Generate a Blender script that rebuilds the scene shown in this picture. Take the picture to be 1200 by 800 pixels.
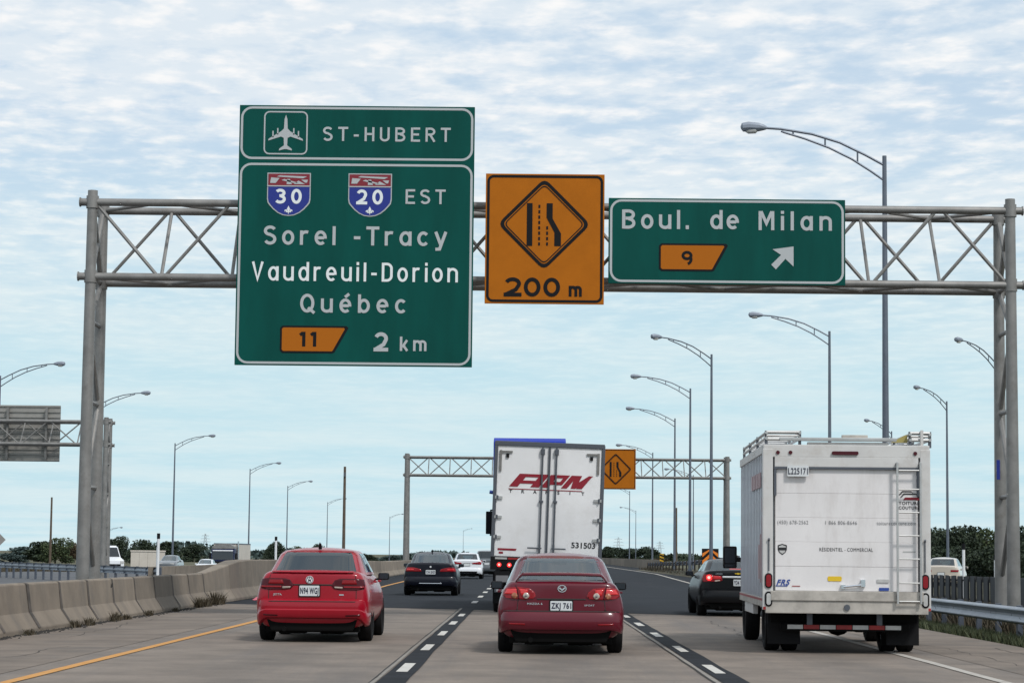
import bpy, bmesh, math, random
import numpy as np
from mathutils import Vector, Matrix
from mathutils.bvhtree import BVHTree
from mathutils.geometry import tessellate_polygon
random.seed(7); np.random.seed(7)
R = math.radians
for o in list(bpy.data.objects): bpy.data.objects.remove(o)
scene = bpy.context.scene
COL = scene.collection

# ------------------------------------------------------------------ camera
cam_d = bpy.data.cameras.new('camera'); cam = bpy.data.objects.new('camera', cam_d); COL.objects.link(cam)
cam_d.sensor_width = 36; cam_d.lens = 81.0; cam_d.clip_start = 0.1; cam_d.clip_end = 9000
cam.location = (0, 0, 1.36)
cam.matrix_world = Matrix.Translation((0, 0, 1.36)) @ (Matrix.Rotation(R(0.372), 4, 'Z') @ Matrix.Rotation(R(90 + 5.2865), 4, 'X') @ Matrix.Rotation(R(0.6), 4, 'Z'))
scene.camera = cam
scene.render.resolution_x = 1024; scene.render.resolution_y = 682

# ------------------------------------------------------------------ sky, sun, exposure
SUN_EL, SUN_AZ = 50, 142        # azimuth clockwise from +Y (the driving direction): behind the camera, to the right
world = bpy.data.worlds.new('World'); scene.world = world; world.use_nodes = True
nt = world.node_tree; N = nt.nodes; Lk = nt.links; N.clear()
def nd(t, **k):
    n = N.new(t)
    for a, b in k.items(): setattr(n, a, b)
    return n
def mth(op, a, b=None, c=None):
    n = nd('ShaderNodeMath', operation=op)
    for i, v in enumerate((a, b, c)):
        if v is None: continue
        if isinstance(v, (int, float)): n.inputs[i].default_value = v
        else: Lk.new(v, n.inputs[i])
    return n.outputs[0]
def mixc(f, a, b):
    n = nd('ShaderNodeMix', data_type='RGBA')
    for s, v in ((n.inputs[0], f), (n.inputs[6], a), (n.inputs[7], b)):
        if isinstance(v, (int, float)): s.default_value = v
        elif isinstance(v, tuple): s.default_value = (*v, 1)
        else: Lk.new(v, s)
    return n.outputs[2]
sky = nd('ShaderNodeTexSky', sky_type='NISHITA'); sky.sun_disc = False
sky.sun_elevation = R(SUN_EL); sky.sun_rotation = R(SUN_AZ); sky.air_density = 1.0; sky.dust_density = 1.0; sky.ozone_density = 2.0
tc = nd('ShaderNodeTexCoord'); sp = nd('ShaderNodeSeparateXYZ'); Lk.new(tc.outputs['Generated'], sp.inputs[0])
zc = mth('MAXIMUM', sp.outputs[2], 0.0)
den = mth('ADD', zc, 0.045)
u = mth('DIVIDE', sp.outputs[0], den); v = mth('DIVIDE', sp.outputs[1], den)
cb = nd('ShaderNodeCombineXYZ'); Lk.new(u, cb.inputs[0]); Lk.new(v, cb.inputs[1])
rot = nd('ShaderNodeMapping'); Lk.new(cb.outputs[0], rot.inputs[0]); rot.inputs['Rotation'].default_value = (0, 0, R(-8)); rot.inputs['Location'].default_value = (3.7, 1.3, 0)
def noise(vec, sc, det, rough, stretch=(1, 1, 1)):
    mp = nd('ShaderNodeMapping'); Lk.new(vec, mp.inputs[0]); mp.inputs['Scale'].default_value = stretch
    n = nd('ShaderNodeTexNoise'); Lk.new(mp.outputs[0], n.inputs['Vector'])
    n.inputs['Scale'].default_value = sc; n.inputs['Detail'].default_value = det; n.inputs['Roughness'].default_value = rough
    return n.outputs['Fac']
def ramp(f, a, b):
    n = nd('ShaderNodeMapRange', interpolation_type='SMOOTHSTEP'); Lk.new(f, n.inputs[0])
    n.inputs[1].default_value = a; n.inputs[2].default_value = b; return n.outputs[0]
n_big = noise(rot.outputs[0], 0.9, 3, 0.5)
n_puf = noise(rot.outputs[0], 8.5, 5, 0.55, (1.05, 0.80, 1))
n_hi = noise(rot.outputs[0], 12.5, 4, 0.55, (1.05, 0.85, 1))
cov = mth('ADD', mth('MULTIPLY', n_big, 0.42), mth('MULTIPLY', n_puf, 0.58))
c_fac = ramp(cov, 0.38, 0.56)                     # cover of the mackerel cloud sheet
c_hi = ramp(mth('ADD', mth('MULTIPLY', n_hi, 0.6), mth('MULTIPLY', n_puf, 0.4)), 0.45, 0.68)
low = ramp(sp.outputs[2], 0.20, 0.05)              # thicker veil of air low down, all round
blue = mixc(0.5, sky.outputs[0], (3.4, 6.5, 9.6))
sheet = mixc(c_hi, (7.6, 8.35, 9.0), (9.9, 9.8, 9.7))
s1 = mixc(mth('MULTIPLY_ADD', c_fac, 0.42, 0.54), blue, sheet)
veil = mixc(ramp(n_big, 0.3, 0.7), (5.5, 7.8, 8.6), (6.7, 8.3, 8.7))
s2 = mixc(mth('MULTIPLY', low, 0.88), s1, veil)
bg = nd('ShaderNodeBackground'); Lk.new(s2, bg.inputs[0]); bg.inputs[1].default_value = 0.1
out = nd('ShaderNodeOutputWorld'); Lk.new(bg.outputs[0], out.inputs[0])

sl = bpy.data.lights.new('sun', 'SUN'); sl.energy = 2.4; sl.angle = R(8); sl.color = (1.0, 0.97, 0.93)
so = bpy.data.objects.new('sun', sl); COL.objects.link(so)
sd = Vector((math.sin(R(SUN_AZ)) * math.cos(R(SUN_EL)), math.cos(R(SUN_AZ)) * math.cos(R(SUN_EL)), math.sin(R(SUN_EL))))
so.rotation_euler = sd.to_track_quat('Z', 'Y').to_euler(); so.location = sd * 60
vs = scene.view_settings; vs.view_transform = 'Standard'; vs.look = 'None'; vs.exposure = 0.0; vs.gamma = 1.0; vs.use_curve_mapping = False

# ------------------------------------------------------------------ materials
MATS = {}
def mat(name, col, rough=0.6, metal=0.0, coat=0.0, var=0.0, scale=8.0, bump=0.0, bscale=60.0, col2=None, emit=None, es=0.0, spec=0.5, dirt=None, lo=0.35, hi=0.65, aniso=(1, 1, 1), world_co=False):
    m = bpy.data.materials.new(name); m.use_nodes = True; t = m.node_tree; b = t.nodes['Principled BSDF']
    b.inputs['Roughness'].default_value = rough; b.inputs['Metallic'].default_value = metal; b.inputs['Coat Weight'].default_value = coat
    b.inputs['Coat Roughness'].default_value = 0.06; b.inputs['Specular IOR Level'].default_value = spec
    b.inputs['Base Color'].default_value = (*col, 1)
    if emit: b.inputs['Emission Color'].default_value = (*emit, 1); b.inputs['Emission Strength'].default_value = es
    tcn = t.nodes.new('ShaderNodeTexCoord'); src = tcn.outputs['Object']
    if world_co: g = t.nodes.new('ShaderNodeNewGeometry'); src = g.outputs['Position']
    mp = t.nodes.new('ShaderNodeMapping'); mp.inputs['Scale'].default_value = aniso; t.links.new(src, mp.inputs[0])
    if var > 0 or col2:
        n = t.nodes.new('ShaderNodeTexNoise'); n.inputs['Scale'].default_value = scale; n.inputs['Detail'].default_value = 6; n.inputs['Roughness'].default_value = 0.6
        t.links.new(mp.outputs[0], n.inputs['Vector'])
        mr = t.nodes.new('ShaderNodeMapRange'); mr.inputs[1].default_value = lo; mr.inputs[2].default_value = hi; t.links.new(n.outputs['Fac'], mr.inputs[0])
        mx = t.nodes.new('ShaderNodeMix'); mx.data_type = 'RGBA'; t.links.new(mr.outputs[0], mx.inputs[0])
        c2 = col2 or tuple(min(1, c * (1 + var)) for c in col); c1 = col if col2 else tuple(c * (1 - var) for c in col)
        mx.inputs[6].default_value = (*c1, 1); mx.inputs[7].default_value = (*c2, 1)
        outc = mx.outputs[2]
        if dirt:
            n2 = t.nodes.new('ShaderNodeTexNoise'); n2.inputs['Scale'].default_value = dirt[1]; n2.inputs['Detail'].default_value = 8; n2.inputs['Roughness'].default_value = 0.7
            m2 = t.nodes.new('ShaderNodeMapping'); m2.inputs['Scale'].default_value = dirt[4] if len(dirt) > 4 else (1, 1, 1); t.links.new(src, m2.inputs[0]); t.links.new(m2.outputs[0], n2.inputs['Vector'])
            r2 = t.nodes.new('ShaderNodeMapRange'); r2.inputs[1].default_value = dirt[2]; r2.inputs[2].default_value = dirt[3]; t.links.new(n2.outputs['Fac'], r2.inputs[0])
            x2 = t.nodes.new('ShaderNodeMix'); x2.data_type = 'RGBA'; t.links.new(r2.outputs[0], x2.inputs[0]); t.links.new(outc, x2.inputs[6]); x2.inputs[7].default_value = (*dirt[0], 1)
            outc = x2.outputs[2]
        t.links.new(outc, b.inputs['Base Color'])
    if bump > 0:
        n = t.nodes.new('ShaderNodeTexNoise'); n.inputs['Scale'].default_value = bscale; n.inputs['Detail'].default_value = 4; t.links.new(mp.outputs[0], n.inputs['Vector'])
        bp = t.nodes.new('ShaderNodeBump'); bp.inputs['Strength'].default_value = bump; bp.inputs['Distance'].default_value = 0.01; t.links.new(n.outputs['Fac'], bp.inputs['Height']); t.links.new(bp.outputs[0], b.inputs['Normal'])
    MATS[name] = m; return m
def glass(name, tint, k):
    m = bpy.data.materials.new(name); m.use_nodes = True; t = m.node_tree; t.nodes.clear()
    o = t.nodes.new('ShaderNodeOutputMaterial'); tr = t.nodes.new('ShaderNodeBsdfTransparent'); tr.inputs[0].default_value = (*tint, 1)
    gl = t.nodes.new('ShaderNodeBsdfGlossy'); gl.inputs['Roughness'].default_value = 0.03; gl.inputs[0].default_value = (0.9, 0.97, 1, 1)
    fr = t.nodes.new('ShaderNodeFresnel'); fr.inputs[0].default_value = 1.5
    ad = t.nodes.new('ShaderNodeMath'); ad.operation = 'MULTIPLY_ADD'; t.links.new(fr.outputs[0], ad.inputs[0]); ad.inputs[1].default_value = 1.0; ad.inputs[2].default_value = k
    mx = t.nodes.new('ShaderNodeMixShader'); t.links.new(ad.outputs[0], mx.inputs[0]); t.links.new(tr.outputs[0], mx.inputs[1]); t.links.new(gl.outputs[0], mx.inputs[2]); t.links.new(mx.outputs[0], o.inputs[0])
    MATS[name] = m; return m
M = MATS
mat('concrete_road', (0.178, 0.145, 0.118), 0.85, var=0.20, scale=0.9, bump=0.4, bscale=45, dirt=((0.11, 0.10, 0.095), 0.35, 0.48, 0.74, (1.6, 0.10, 1)), world_co=True)
def wear(m):     # rubber and oil ground into the lanes by traffic, plus fine aggregate speckle
    t_ = m.node_tree; b_ = t_.nodes['Principled BSDF']; old = b_.inputs['Base Color'].links[0].from_socket; N_ = t_.nodes; L_ = t_.links
    g_ = N_.new('ShaderNodeNewGeometry'); s_ = N_.new('ShaderNodeSeparateXYZ'); L_.new(g_.outputs['Position'], s_.inputs[0])
    def mt(op, a, b=None, c=None):
        n_ = N_.new('ShaderNodeMath'); n_.operation = op
        for i_, v_ in enumerate((a, b, c)):
            if v_ is None: continue
            if isinstance(v_, (int, float)): n_.inputs[i_].default_value = v_
            else: L_.new(v_, n_.inputs[i_])
        return n_.outputs[0]
    ph = mt('MULTIPLY', mt('ADD', s_.outputs[0], 1.40 + 1.85), 2 * math.pi / 3.70)
    band = mt('POWER', mt('MULTIPLY_ADD', mt('COSINE', mt('ADD', ph, math.pi)), -.5, .5), 6.0)
    nz = N_.new('ShaderNodeTexNoise'); nz.inputs['Scale'].default_value = 1.3; nz.inputs['Detail'].default_value = 7; mp_ = N_.new('ShaderNodeMapping'); mp_.inputs['Scale'].default_value = (1, .22, 1); L_.new(g_.outputs['Position'], mp_.inputs[0]); L_.new(mp_.outputs[0], nz.inputs['Vector'])
    sp_ = N_.new('ShaderNodeTexNoise'); sp_.inputs['Scale'].default_value = 9; sp_.inputs['Detail'].default_value = 9; sp_.inputs['Roughness'].default_value = .85; L_.new(g_.outputs['Position'], sp_.inputs['Vector'])
    fac = mt('MULTIPLY_ADD', mt('MULTIPLY', band, nz.outputs['Fac']), .55, mt('MULTIPLY', mt('MAXIMUM', mt('SUBTRACT', sp_.outputs['Fac'],   .52), 0.0), 3.6))
    x_ = N_.new('ShaderNodeMix'); x_.data_type = 'RGBA'; L_.new(fac, x_.inputs[0]); L_.new(old, x_.inputs[6]); x_.inputs[7].default_value = (.075, .066, .06, 1); L_.new(x_.outputs[2], b_.inputs['Base Color'])
wear(M['concrete_road'])
def unit_tint(m, lo_, hi_):     # each cast unit came out of its form a little lighter or darker
    t_ = m.node_tree; b_ = t_.nodes['Principled BSDF']; old = b_.inputs['Base Color'].links[0].from_socket; oi = t_.nodes.new('ShaderNodeObjectInfo'); mr_ = t_.nodes.new('ShaderNodeMapRange'); mr_.inputs[3].default_value = lo_; mr_.inputs[4].default_value = hi_; t_.links.new(oi.outputs['Random'], mr_.inputs[0])
    vm = t_.nodes.new('ShaderNodeVectorMath'); vm.operation = 'SCALE'; t_.links.new(old, vm.inputs[0]); t_.links.new(mr_.outputs[0], vm.inputs['Scale']); t_.links.new(vm.outputs[0], b_.inputs['Base Color'])
mat('asphalt', (0.018, 0.021, 0.026), 0.9, spec=0.15, var=0.2, scale=0.6, bump=0.3, bscale=30, dirt=((0.032, 0.034, 0.038), 0.4, 0.55, 0.8, (1.4, 0.1, 1)), world_co=True)
mat('asphalt_old', (0.075, 0.078, 0.085), 0.85, var=0.2, scale=0.3, bump=0.2, bscale=20, world_co=True)
mat('shoulder', (0.158, 0.127, 0.102), 0.9, var=0.22, scale=0.9, bump=0.3, bscale=30, dirt=((0.10, 0.088, 0.078), 0.6, 0.52, 0.75), world_co=True)
mat('barrier', (0.185, 0.152, 0.118), 0.9, var=0.16, scale=1.2, bump=0.35, bscale=25, dirt=((0.12, 0.105, 0.09), 1.3, 0.52, 0.8, (1, 1, 0.35)), world_co=True)
unit_tint(M['barrier'], .78, 1.22)
mat('barrier_top', (0.33, 0.29, 0.23), 0.9, var=0.16, scale=2, world_co=True)
mat('crack', (0.03, 0.028, 0.026), 0.95)
mat('joint_dark', (0.05, 0.043, 0.037), 0.95, col2=(0.12, 0.10, 0.085), scale=5, world_co=True)
mat('yellow_line', (0.52, 0.24, 0.045), 0.75, var=0.15, scale=3, dirt=((0.26, 0.2, 0.13), 3.0, 0.5, 0.8), world_co=True)
mat('white_line', (0.52, 0.50, 0.46), 0.75, var=0.1, scale=3, dirt=((0.3, 0.27, 0.24), 4.0, 0.5, 0.8), world_co=True)
mat('white_worn', (0.42, 0.39, 0.35), 0.8, var=0.1, scale=3, dirt=((0.24, 0.21, 0.18), 3.0, 0.45, 0.7), world_co=True)
mat('black_strip', (0.016, 0.018, 0.022), 0.85, spec=0.15, var=0.25, scale=2, world_co=True)
mat('groove', (0.215, 0.195, 0.17), 0.85, var=0.15, scale=3, world_co=True)
mat('galv', (0.225, 0.218, 0.208), 0.5, metal=0.35, var=0.14, scale=3, dirt=((0.15, 0.135, 0.12), 2.0, 0.55, 0.8))
mat('galv_dark', (0.10, 0.115, 0.145), 0.5, metal=0.45, var=0.12, scale=3)
mat('post_wood', (0.05, 0.043, 0.036), 0.9)
mat('lamp_pole', (0.13, 0.15, 0.185), 0.5, metal=0.4, var=0.1, scale=2)
mat('lamp_head', (0.24, 0.27, 0.32), 0.5, metal=0.2)
mat('lamp_glass', (0.5, 0.5, 0.48), 0.3)
mat('rail', (0.27, 0.30, 0.34), 0.45, metal=0.5, var=0.15, scale=1.5, dirt=((0.16, 0.15, 0.14), 2.0, 0.55, 0.85), world_co=True)
mat('sign_green', (0.001, 0.066, 0.054), 0.6, var=0.14, scale=0.9, spec=0.12, aniso=(1.6, 1, .35))
mat('sign_back', (0.30, 0.29, 0.27), 0.6, metal=0.3, var=0.1, scale=2)
mat('sign_white', (0.42, 0.44, 0.45), 0.55)
mat('sign_bright', (0.74, 0.77, 0.77), 0.5)
mat('sign_orange', (0.40, 0.120, 0.006), 0.6, var=0.06, scale=2, spec=0.12)
mat('tab_orange', (0.40, 0.118, 0.008), 0.6, spec=0.12)
mat('sign_black', (0.008, 0.008, 0.010), 0.6, spec=0.15)
mat('sign_blue', (0.006, 0.02, 0.22), 0.5)
mat('sign_red', (0.20, 0.008, 0.02), 0.5)
mat('sign_yellow', (0.62, 0.36, 0.02), 0.55)
mat('chev_orange', (0.75, 0.20, 0.01), 0.5)
mat('rubber', (0.010, 0.010, 0.011), 0.85, spec=0.2, bump=0.2, bscale=40)
mat('black_plastic', (0.007, 0.007, 0.008), 0.55, spec=0.2)
mat('mirror_dark', (0.06, 0.065, 0.075), 0.15, metal=1.0)
mat('underbody', (0.006, 0.006, 0.006), 0.85, spec=0.1)
mat('interior', (0.035, 0.036, 0.038), 0.8)
mat('rim', (0.35, 0.36, 0.38), 0.35, metal=0.8)
mat('chrome', (0.75, 0.77, 0.8), 0.15, metal=1.0)
mat('white_badge', (0.85, 0.86, 0.88), 0.3)
mat('paint_red', (0.31, 0.004, 0.016), 0.30, coat=0.5, spec=0.25, var=0.03, scale=2)
mat('paint_maroon', (0.105, 0.003, 0.013), 0.32, coat=0.5, spec=0.3, var=0.03, scale=2)
mat('paint_navy', (0.005, 0.006, 0.012), 0.35, coat=0.2, spec=0.25)
mat('paint_black', (0.003, 0.0035, 0.005), 0.35, coat=0.15, spec=0.2)
mat('paint_white', (0.74, 0.76, 0.79), 0.3, coat=0.8)
mat('paint_grey', (0.10, 0.11, 0.12), 0.3, coat=0.8)
mat('paint_sand', (0.52, 0.46, 0.39), 0.3, coat=0.8)
mat('paint_deepblue', (0.008, 0.014, 0.06), 0.4, coat=0.2, spec=0.3)
mat('paint_blue', (0.006, 0.03, 0.34), 0.45, coat=0.2, spec=0.2)
mat('tail_red', (0.24, 0.005, 0.010), 0.2, coat=0.25, spec=0.3)
mat('tail_dark', (0.065, 0.003, 0.008), 0.2, coat=0.15, spec=0.25)
mat('tail_lit', (0.6, 0.01, 0.01), 0.2, emit=(1.0, 0.03, 0.03), es=1.6)
mat('tail_hot', (0.6, 0.05, 0.05), 0.2, emit=(1.0, 0.25, 0.22), es=3.0)
mat('tail_glow', (0.5, 0.01, 0.012), 0.2, coat=1.0, emit=(1.0, 0.02, 0.03), es=0.10)
mat('tail_clear', (0.46, 0.38, 0.33), 0.25, coat=0.3)
mat('tail_amber', (0.34, 0.12, 0.06), 0.25, coat=0.3)
mat('plate', (0.62, 0.64, 0.65), 0.5, var=0.06, scale=12)
mat('plate_blue', (0.008, 0.010, 0.035), 0.5)
mat('truck_door', (0.73, 0.705, 0.70), 0.5, var=0.04, scale=1.2, dirt=((0.48, 0.44, 0.42), 1.6, 0.48, 0.82, (1, 1, .3)))
mat('truck_frame', (0.58, 0.57, 0.555), 0.5, var=0.06, scale=2, dirt=((0.42, 0.38, 0.34), 2.5, 0.5, 0.8))
mat('truck_side', (0.50, 0.52, 0.56), 0.35, var=0.05, scale=2, coat=0.4, dirt=((0.32, 0.31, 0.31), 1.2, 0.5, 0.85))
mat('alu', (0.50, 0.50, 0.49), 0.42, metal=0.7, var=0.1, scale=4)
mat('sill_dirty', (0.42, 0.39, 0.35), 0.6, var=0.14, scale=4, dirt=((0.22, 0.2, 0.18), 3, 0.5, 0.8))
mat('trailer_door', (0.80, 0.80, 0.81), 0.5, var=0.04, scale=0.8, dirt=((0.66, 0.645, 0.635), 1.1, 0.5, 0.85))
mat('rod', (0.11, 0.12, 0.14), 0.5, metal=0.5)
mat('decal_red', (0.26, 0.006, 0.02), 0.5)
mat('decal_black', (0.012, 0.012, 0.014), 0.55)
mat('decal_blue', (0.02, 0.06, 0.28), 0.5)
mat('decal_yellow', (0.72, 0.48, 0.02), 0.5)
mat('gusset', (0.36, 0.30, 0.10), 0.6)
mat('decal_pink', (0.42, 0.30, 0.31), 0.5)
mat('decal_grey', (0.20, 0.20, 0.21), 0.6)
mat('reflect_red', (0.28, 0.014, 0.014), 0.5, var=0.2, scale=8)
mat('reflect_white', (0.46, 0.46, 0.45), 0.5, var=0.12, scale=8)
mat('wood_pole', (0.10, 0.075, 0.055), 0.9, var=0.2, scale=3)
mat('post_white', (0.72, 0.73, 0.74), 0.5)
mat('cream', (0.56, 0.51, 0.44), 0.6, var=0.06, scale=1)
mat('ground', (0.050, 0.055, 0.022), 0.95, col2=(0.10, 0.085, 0.045), scale=0.15, world_co=True)
mat('verge', (0.022, 0.026, 0.011), 0.95, col2=(0.06, 0.048, 0.03), scale=0.7, world_co=True)
mat('bank', (0.09, 0.07, 0.04), 0.95, col2=(0.055, 0.055, 0.028), scale=0.5, world_co=True)
mat('bark', (0.06, 0.045, 0.035), 0.9, var=0.2, scale=6)
mat('pink_cloth', (0.75, 0.20, 0.26), 0.8)
mat('pylon', (0.33, 0.36, 0.38), 0.6, metal=0.3)
def leafmat(name, a, b):
    m = bpy.data.materials.new(name); m.use_nodes = True; t = m.node_tree; bs = t.nodes['Principled BSDF']; bs.inputs['Roughness'].default_value = 0.75
    g = t.nodes.new('ShaderNodeNewGeometry'); mx = t.nodes.new('ShaderNodeMix'); mx.data_type = 'RGBA'
    t.links.new(g.outputs['Random Per Island'], mx.inputs[0]); mx.inputs[6].default_value = (*a, 1); mx.inputs[7].default_value = (*b, 1); t.links.new(mx.outputs[2], bs.inputs['Base Color'])
    M[name] = m
leafmat('leaf_dark', (0.014, 0.026, 0.015), (0.034, 0.052, 0.023))
leafmat('leaf_mid', (0.030, 0.050, 0.020), (0.065, 0.085, 0.030))
leafmat('leaf_brown', (0.050, 0.040, 0.020), (0.095, 0.060, 0.028))
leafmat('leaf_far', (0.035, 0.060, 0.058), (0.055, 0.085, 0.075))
leafmat('grass', (0.020, 0.034, 0.010), (0.055, 0.062, 0.022))
leafmat('weed', (0.032, 0.028, 0.014), (0.075, 0.056, 0.032))
glass('glass_tint', (0.10, 0.11, 0.13), 0.05)
glass('glass_clear', (0.55, 0.68, 0.66), 0.12)
glass('glass_mid', (0.28, 0.33, 0.35), 0.06)

# ------------------------------------------------------------------ mesh helpers
def rects(w, h, r, n=6, cx=0, cz=0):
    pts = []
    for (sx, sz, a0) in ((1, -1, -90), (1, 1, 0), (-1, 1, 90), (-1, -1, 180)):
        for i in range(n + 1):
            a = R(a0 + 90 * i / n); pts.append((cx + sx * (w / 2 - r) + r * math.cos(a), cz + sz * (h / 2 - r) + r * math.sin(a)))
    return pts
class MB:
    def __init__(s): s.v = []; s.f = []
    def add(s, vs, fs):
        o = len(s.v); s.v += [tuple(p) for p in vs]; s.f += [tuple(i + o for i in f) for f in fs]; return s
    def box(s, c, d, m=None):
        x, y, z = d[0] / 2, d[1] / 2, d[2] / 2
        vs = [Vector((a * x, b * y, e * z)) for a in (-1, 1) for b in (-1, 1) for e in (-1, 1)]
        if m is not None: vs = [m @ q for q in vs]
        vs = [q + Vector(c) for q in vs]
        return s.add(vs, [(0, 1, 3, 2), (4, 6, 7, 5), (0, 4, 5, 1), (2, 3, 7, 6), (0, 2, 6, 4), (1, 5, 7, 3)])
    def b2(s, x0, x1, y0, y1, z0, z1): return s.box(((x0 + x1) / 2, (y0 + y1) / 2, (z0 + z1) / 2), (abs(x1 - x0), abs(y1 - y0), abs(z1 - z0)))
    def tube(s, p0, p1, r, seg=8, r2=None):
        p0, p1 = Vector(p0), Vector(p1); d = (p1 - p0).normalized(); a = d.orthogonal().normalized(); b = d.cross(a); r2 = r if r2 is None else r2; vs = []
        for p, q in ((p0, r), (p1, r2)):
            for i in range(seg): t = 2 * math.pi * i / seg; vs.append(p + (a * math.cos(t) + b * math.sin(t)) * q)
        fs = [(i, (i + 1) % seg, seg + (i + 1) % seg, seg + i) for i in range(seg)] + [tuple(reversed(range(seg))), tuple(range(seg, 2 * seg))]
        return s.add(vs, fs)
    def path(s, pts, r, seg=8):
        pts = [Vector(p) for p in pts]; vs = []; n = len(pts)
        for i, p in enumerate(pts):
            d = (pts[min(i + 1, n - 1)] - pts[max(i - 1, 0)]).normalized(); ref = Vector((0, 1, 0)) if abs(d.y) < 0.9 else Vector((1, 0, 0))
            a = d.cross(ref).normalized(); b = d.cross(a)
            rr = r[i] if isinstance(r, (list, tuple)) else r
            for k in range(seg): t = 2 * math.pi * k / seg; vs.append(p + (a * math.cos(t) + b * math.sin(t)) * rr)
        fs = [(i * seg + k, i * seg + (k + 1) % seg, (i + 1) * seg + (k + 1) % seg, (i + 1) * seg + k) for i in range(n - 1) for k in range(seg)]
        fs += [tuple(range(seg)), tuple(reversed(range((n - 1) * seg, n * seg)))]
        return s.add(vs, fs)
    def prism(s, pts, y0, y1):             # (x,z) outline extruded along y
        n = len(pts); vs = [(p[0], y0, p[1]) for p in pts] + [(p[0], y1, p[1]) for p in pts]
        return s.add(vs, [tuple(range(n)), tuple(reversed(range(n, 2 * n)))] + [(i, n + i, n + (i + 1) % n, (i + 1) % n) for i in range(n)])
    def prismx(s, pts, x0, x1):            # (y,z) outline extruded along x
        n = len(pts); vs = [(x0, p[0], p[1]) for p in pts] + [(x1, p[0], p[1]) for p in pts]
        return s.add(vs, [tuple(range(n)), tuple(reversed(range(n, 2 * n)))] + [(i, n + i, n + (i + 1) % n, (i + 1) % n) for i in range(n)])
    def lathe_x(s, prof, c, seg=28):       # profile (dx, r) spun about the x axis through c
        n = len(prof); vs = []
        for i in range(seg):
            t = 2 * math.pi * i / seg
            for dx, r in prof: vs.append((c[0] + dx, c[1] + r * math.cos(t), c[2] + r * math.sin(t)))
        return s.add(vs, [(i * n + j, i * n + j + 1, ((i + 1) % seg) * n + j + 1, ((i + 1) % seg) * n + j) for i in range(seg) for j in range(n - 1)])
    def flat(s, pts, y=0.0):               # filled (x,z) outline facing -y
        tri = tessellate_polygon([[Vector((p[0], p[1], 0)) for p in pts]])
        return s.add([(p[0], y, p[1]) for p in pts], [tuple(t) for t in tri])
    def ring(s, a, b, y=0.0):
        n = len(a); return s.add([(p[0], y, p[1]) for p in a] + [(p[0], y, p[1]) for p in b], [(i, (i + 1) % n, n + (i + 1) % n, n + i) for i in range(n)])
    def sweep(s, prof, pathpts, closed=False):   # prof: (offset to the path's right, z); path: (x,y,z)
        P = [Vector(p) for p in pathpts]; n = len(prof); vs = []
        for i, p in enumerate(P):
            d = (P[min(i + 1, len(P) - 1)] - P[max(i - 1, 0)]); d.z = 0; d.normalize(); rt = Vector((d.y, -d.x, 0))
            for (o, z) in prof: vs.append(p + rt * o + Vector((0, 0, z)))
        m = n if closed else n - 1
        fs = [(i * n + j, i * n + (j + 1) % n, (i + 1) * n + (j + 1) % n, (i + 1) * n + j) for i in range(len(P) - 1) for j in range(m)]
        if closed: fs += [tuple(range(n)), tuple(reversed(range((len(P) - 1) * n, len(P) * n)))]
        return s.add(vs, fs)
    def mesh(s, name, bev=0.0, seg=2, smooth=False):
        me = bpy.data.meshes.new(name); me.from_pydata(s.v, [], s.f)
        bm = bmesh.new(); bm.from_mesh(me); bmesh.ops.recalc_face_normals(bm, faces=bm.faces)
        if bev > 0:
            bmesh.ops.bevel(bm, geom=[e for e in bm.edges if len(e.link_faces) == 2 and e.calc_face_angle(0) > 0.5], offset=bev, segments=seg, affect='EDGES', profile=0.7, clamp_overlap=True)
        if smooth:
            for f in bm.faces: f.smooth = True
            for e in bm.edges: e.smooth = not (len(e.link_faces) == 2 and e.calc_face_angle(0) > 0.6)
        bm.to_mesh(me); bm.free(); return me
def obj(name, me, m=None, parent=None, loc=None, rot=None):
    o = bpy.data.objects.new(name, me); COL.objects.link(o)
    if m and me is not None and not len(me.materials): me.materials.append(M[m])
    if parent: o.parent = parent
    if loc: o.location = loc
    if rot: o.rotation_euler = rot
    return o
def part(name, mb, m, parent, bev=0.0, smooth=False, label=None, seg=2):
    o = obj(name, mb.mesh(name, bev, seg, smooth), m, parent)
    if label: o['label'] = label
    return o
def tag(o, label, cat, group=None, kind=None):
    if label: o['label'] = label
    if cat: o['category'] = cat
    if group: o['group'] = group
    if kind: o['kind'] = kind
    return o
def thing(name, label, cat, loc=(0, 0, 0), rz=0.0, group=None, ry=0.0):
    o = bpy.data.objects.new(name, None); COL.objects.link(o); o.location = loc; o.rotation_euler = (0, ry, rz); o.empty_display_size = 0.3
    return tag(o, label, cat, group)
KIDS = {}
def kids(o): return [c for c in bpy.data.objects if c.parent == o]
def dup(root, loc, rz=None, label=None, group=None, scale=None):
    def cp(o, par):
        c = o.copy(); COL.objects.link(c)
        if par is not None: c.parent = par
        if o.name not in KIDS: KIDS[o.name] = kids(o)
        for k in KIDS[o.name]: cp(k, c)
        return c
    r = cp(root, None); r.location = loc
    if rz is not None: r.rotation_euler[2] = rz
    if label: r['label'] = label
    if group: r['group'] = group
    if scale: r.scale = scale
    return r
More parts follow.
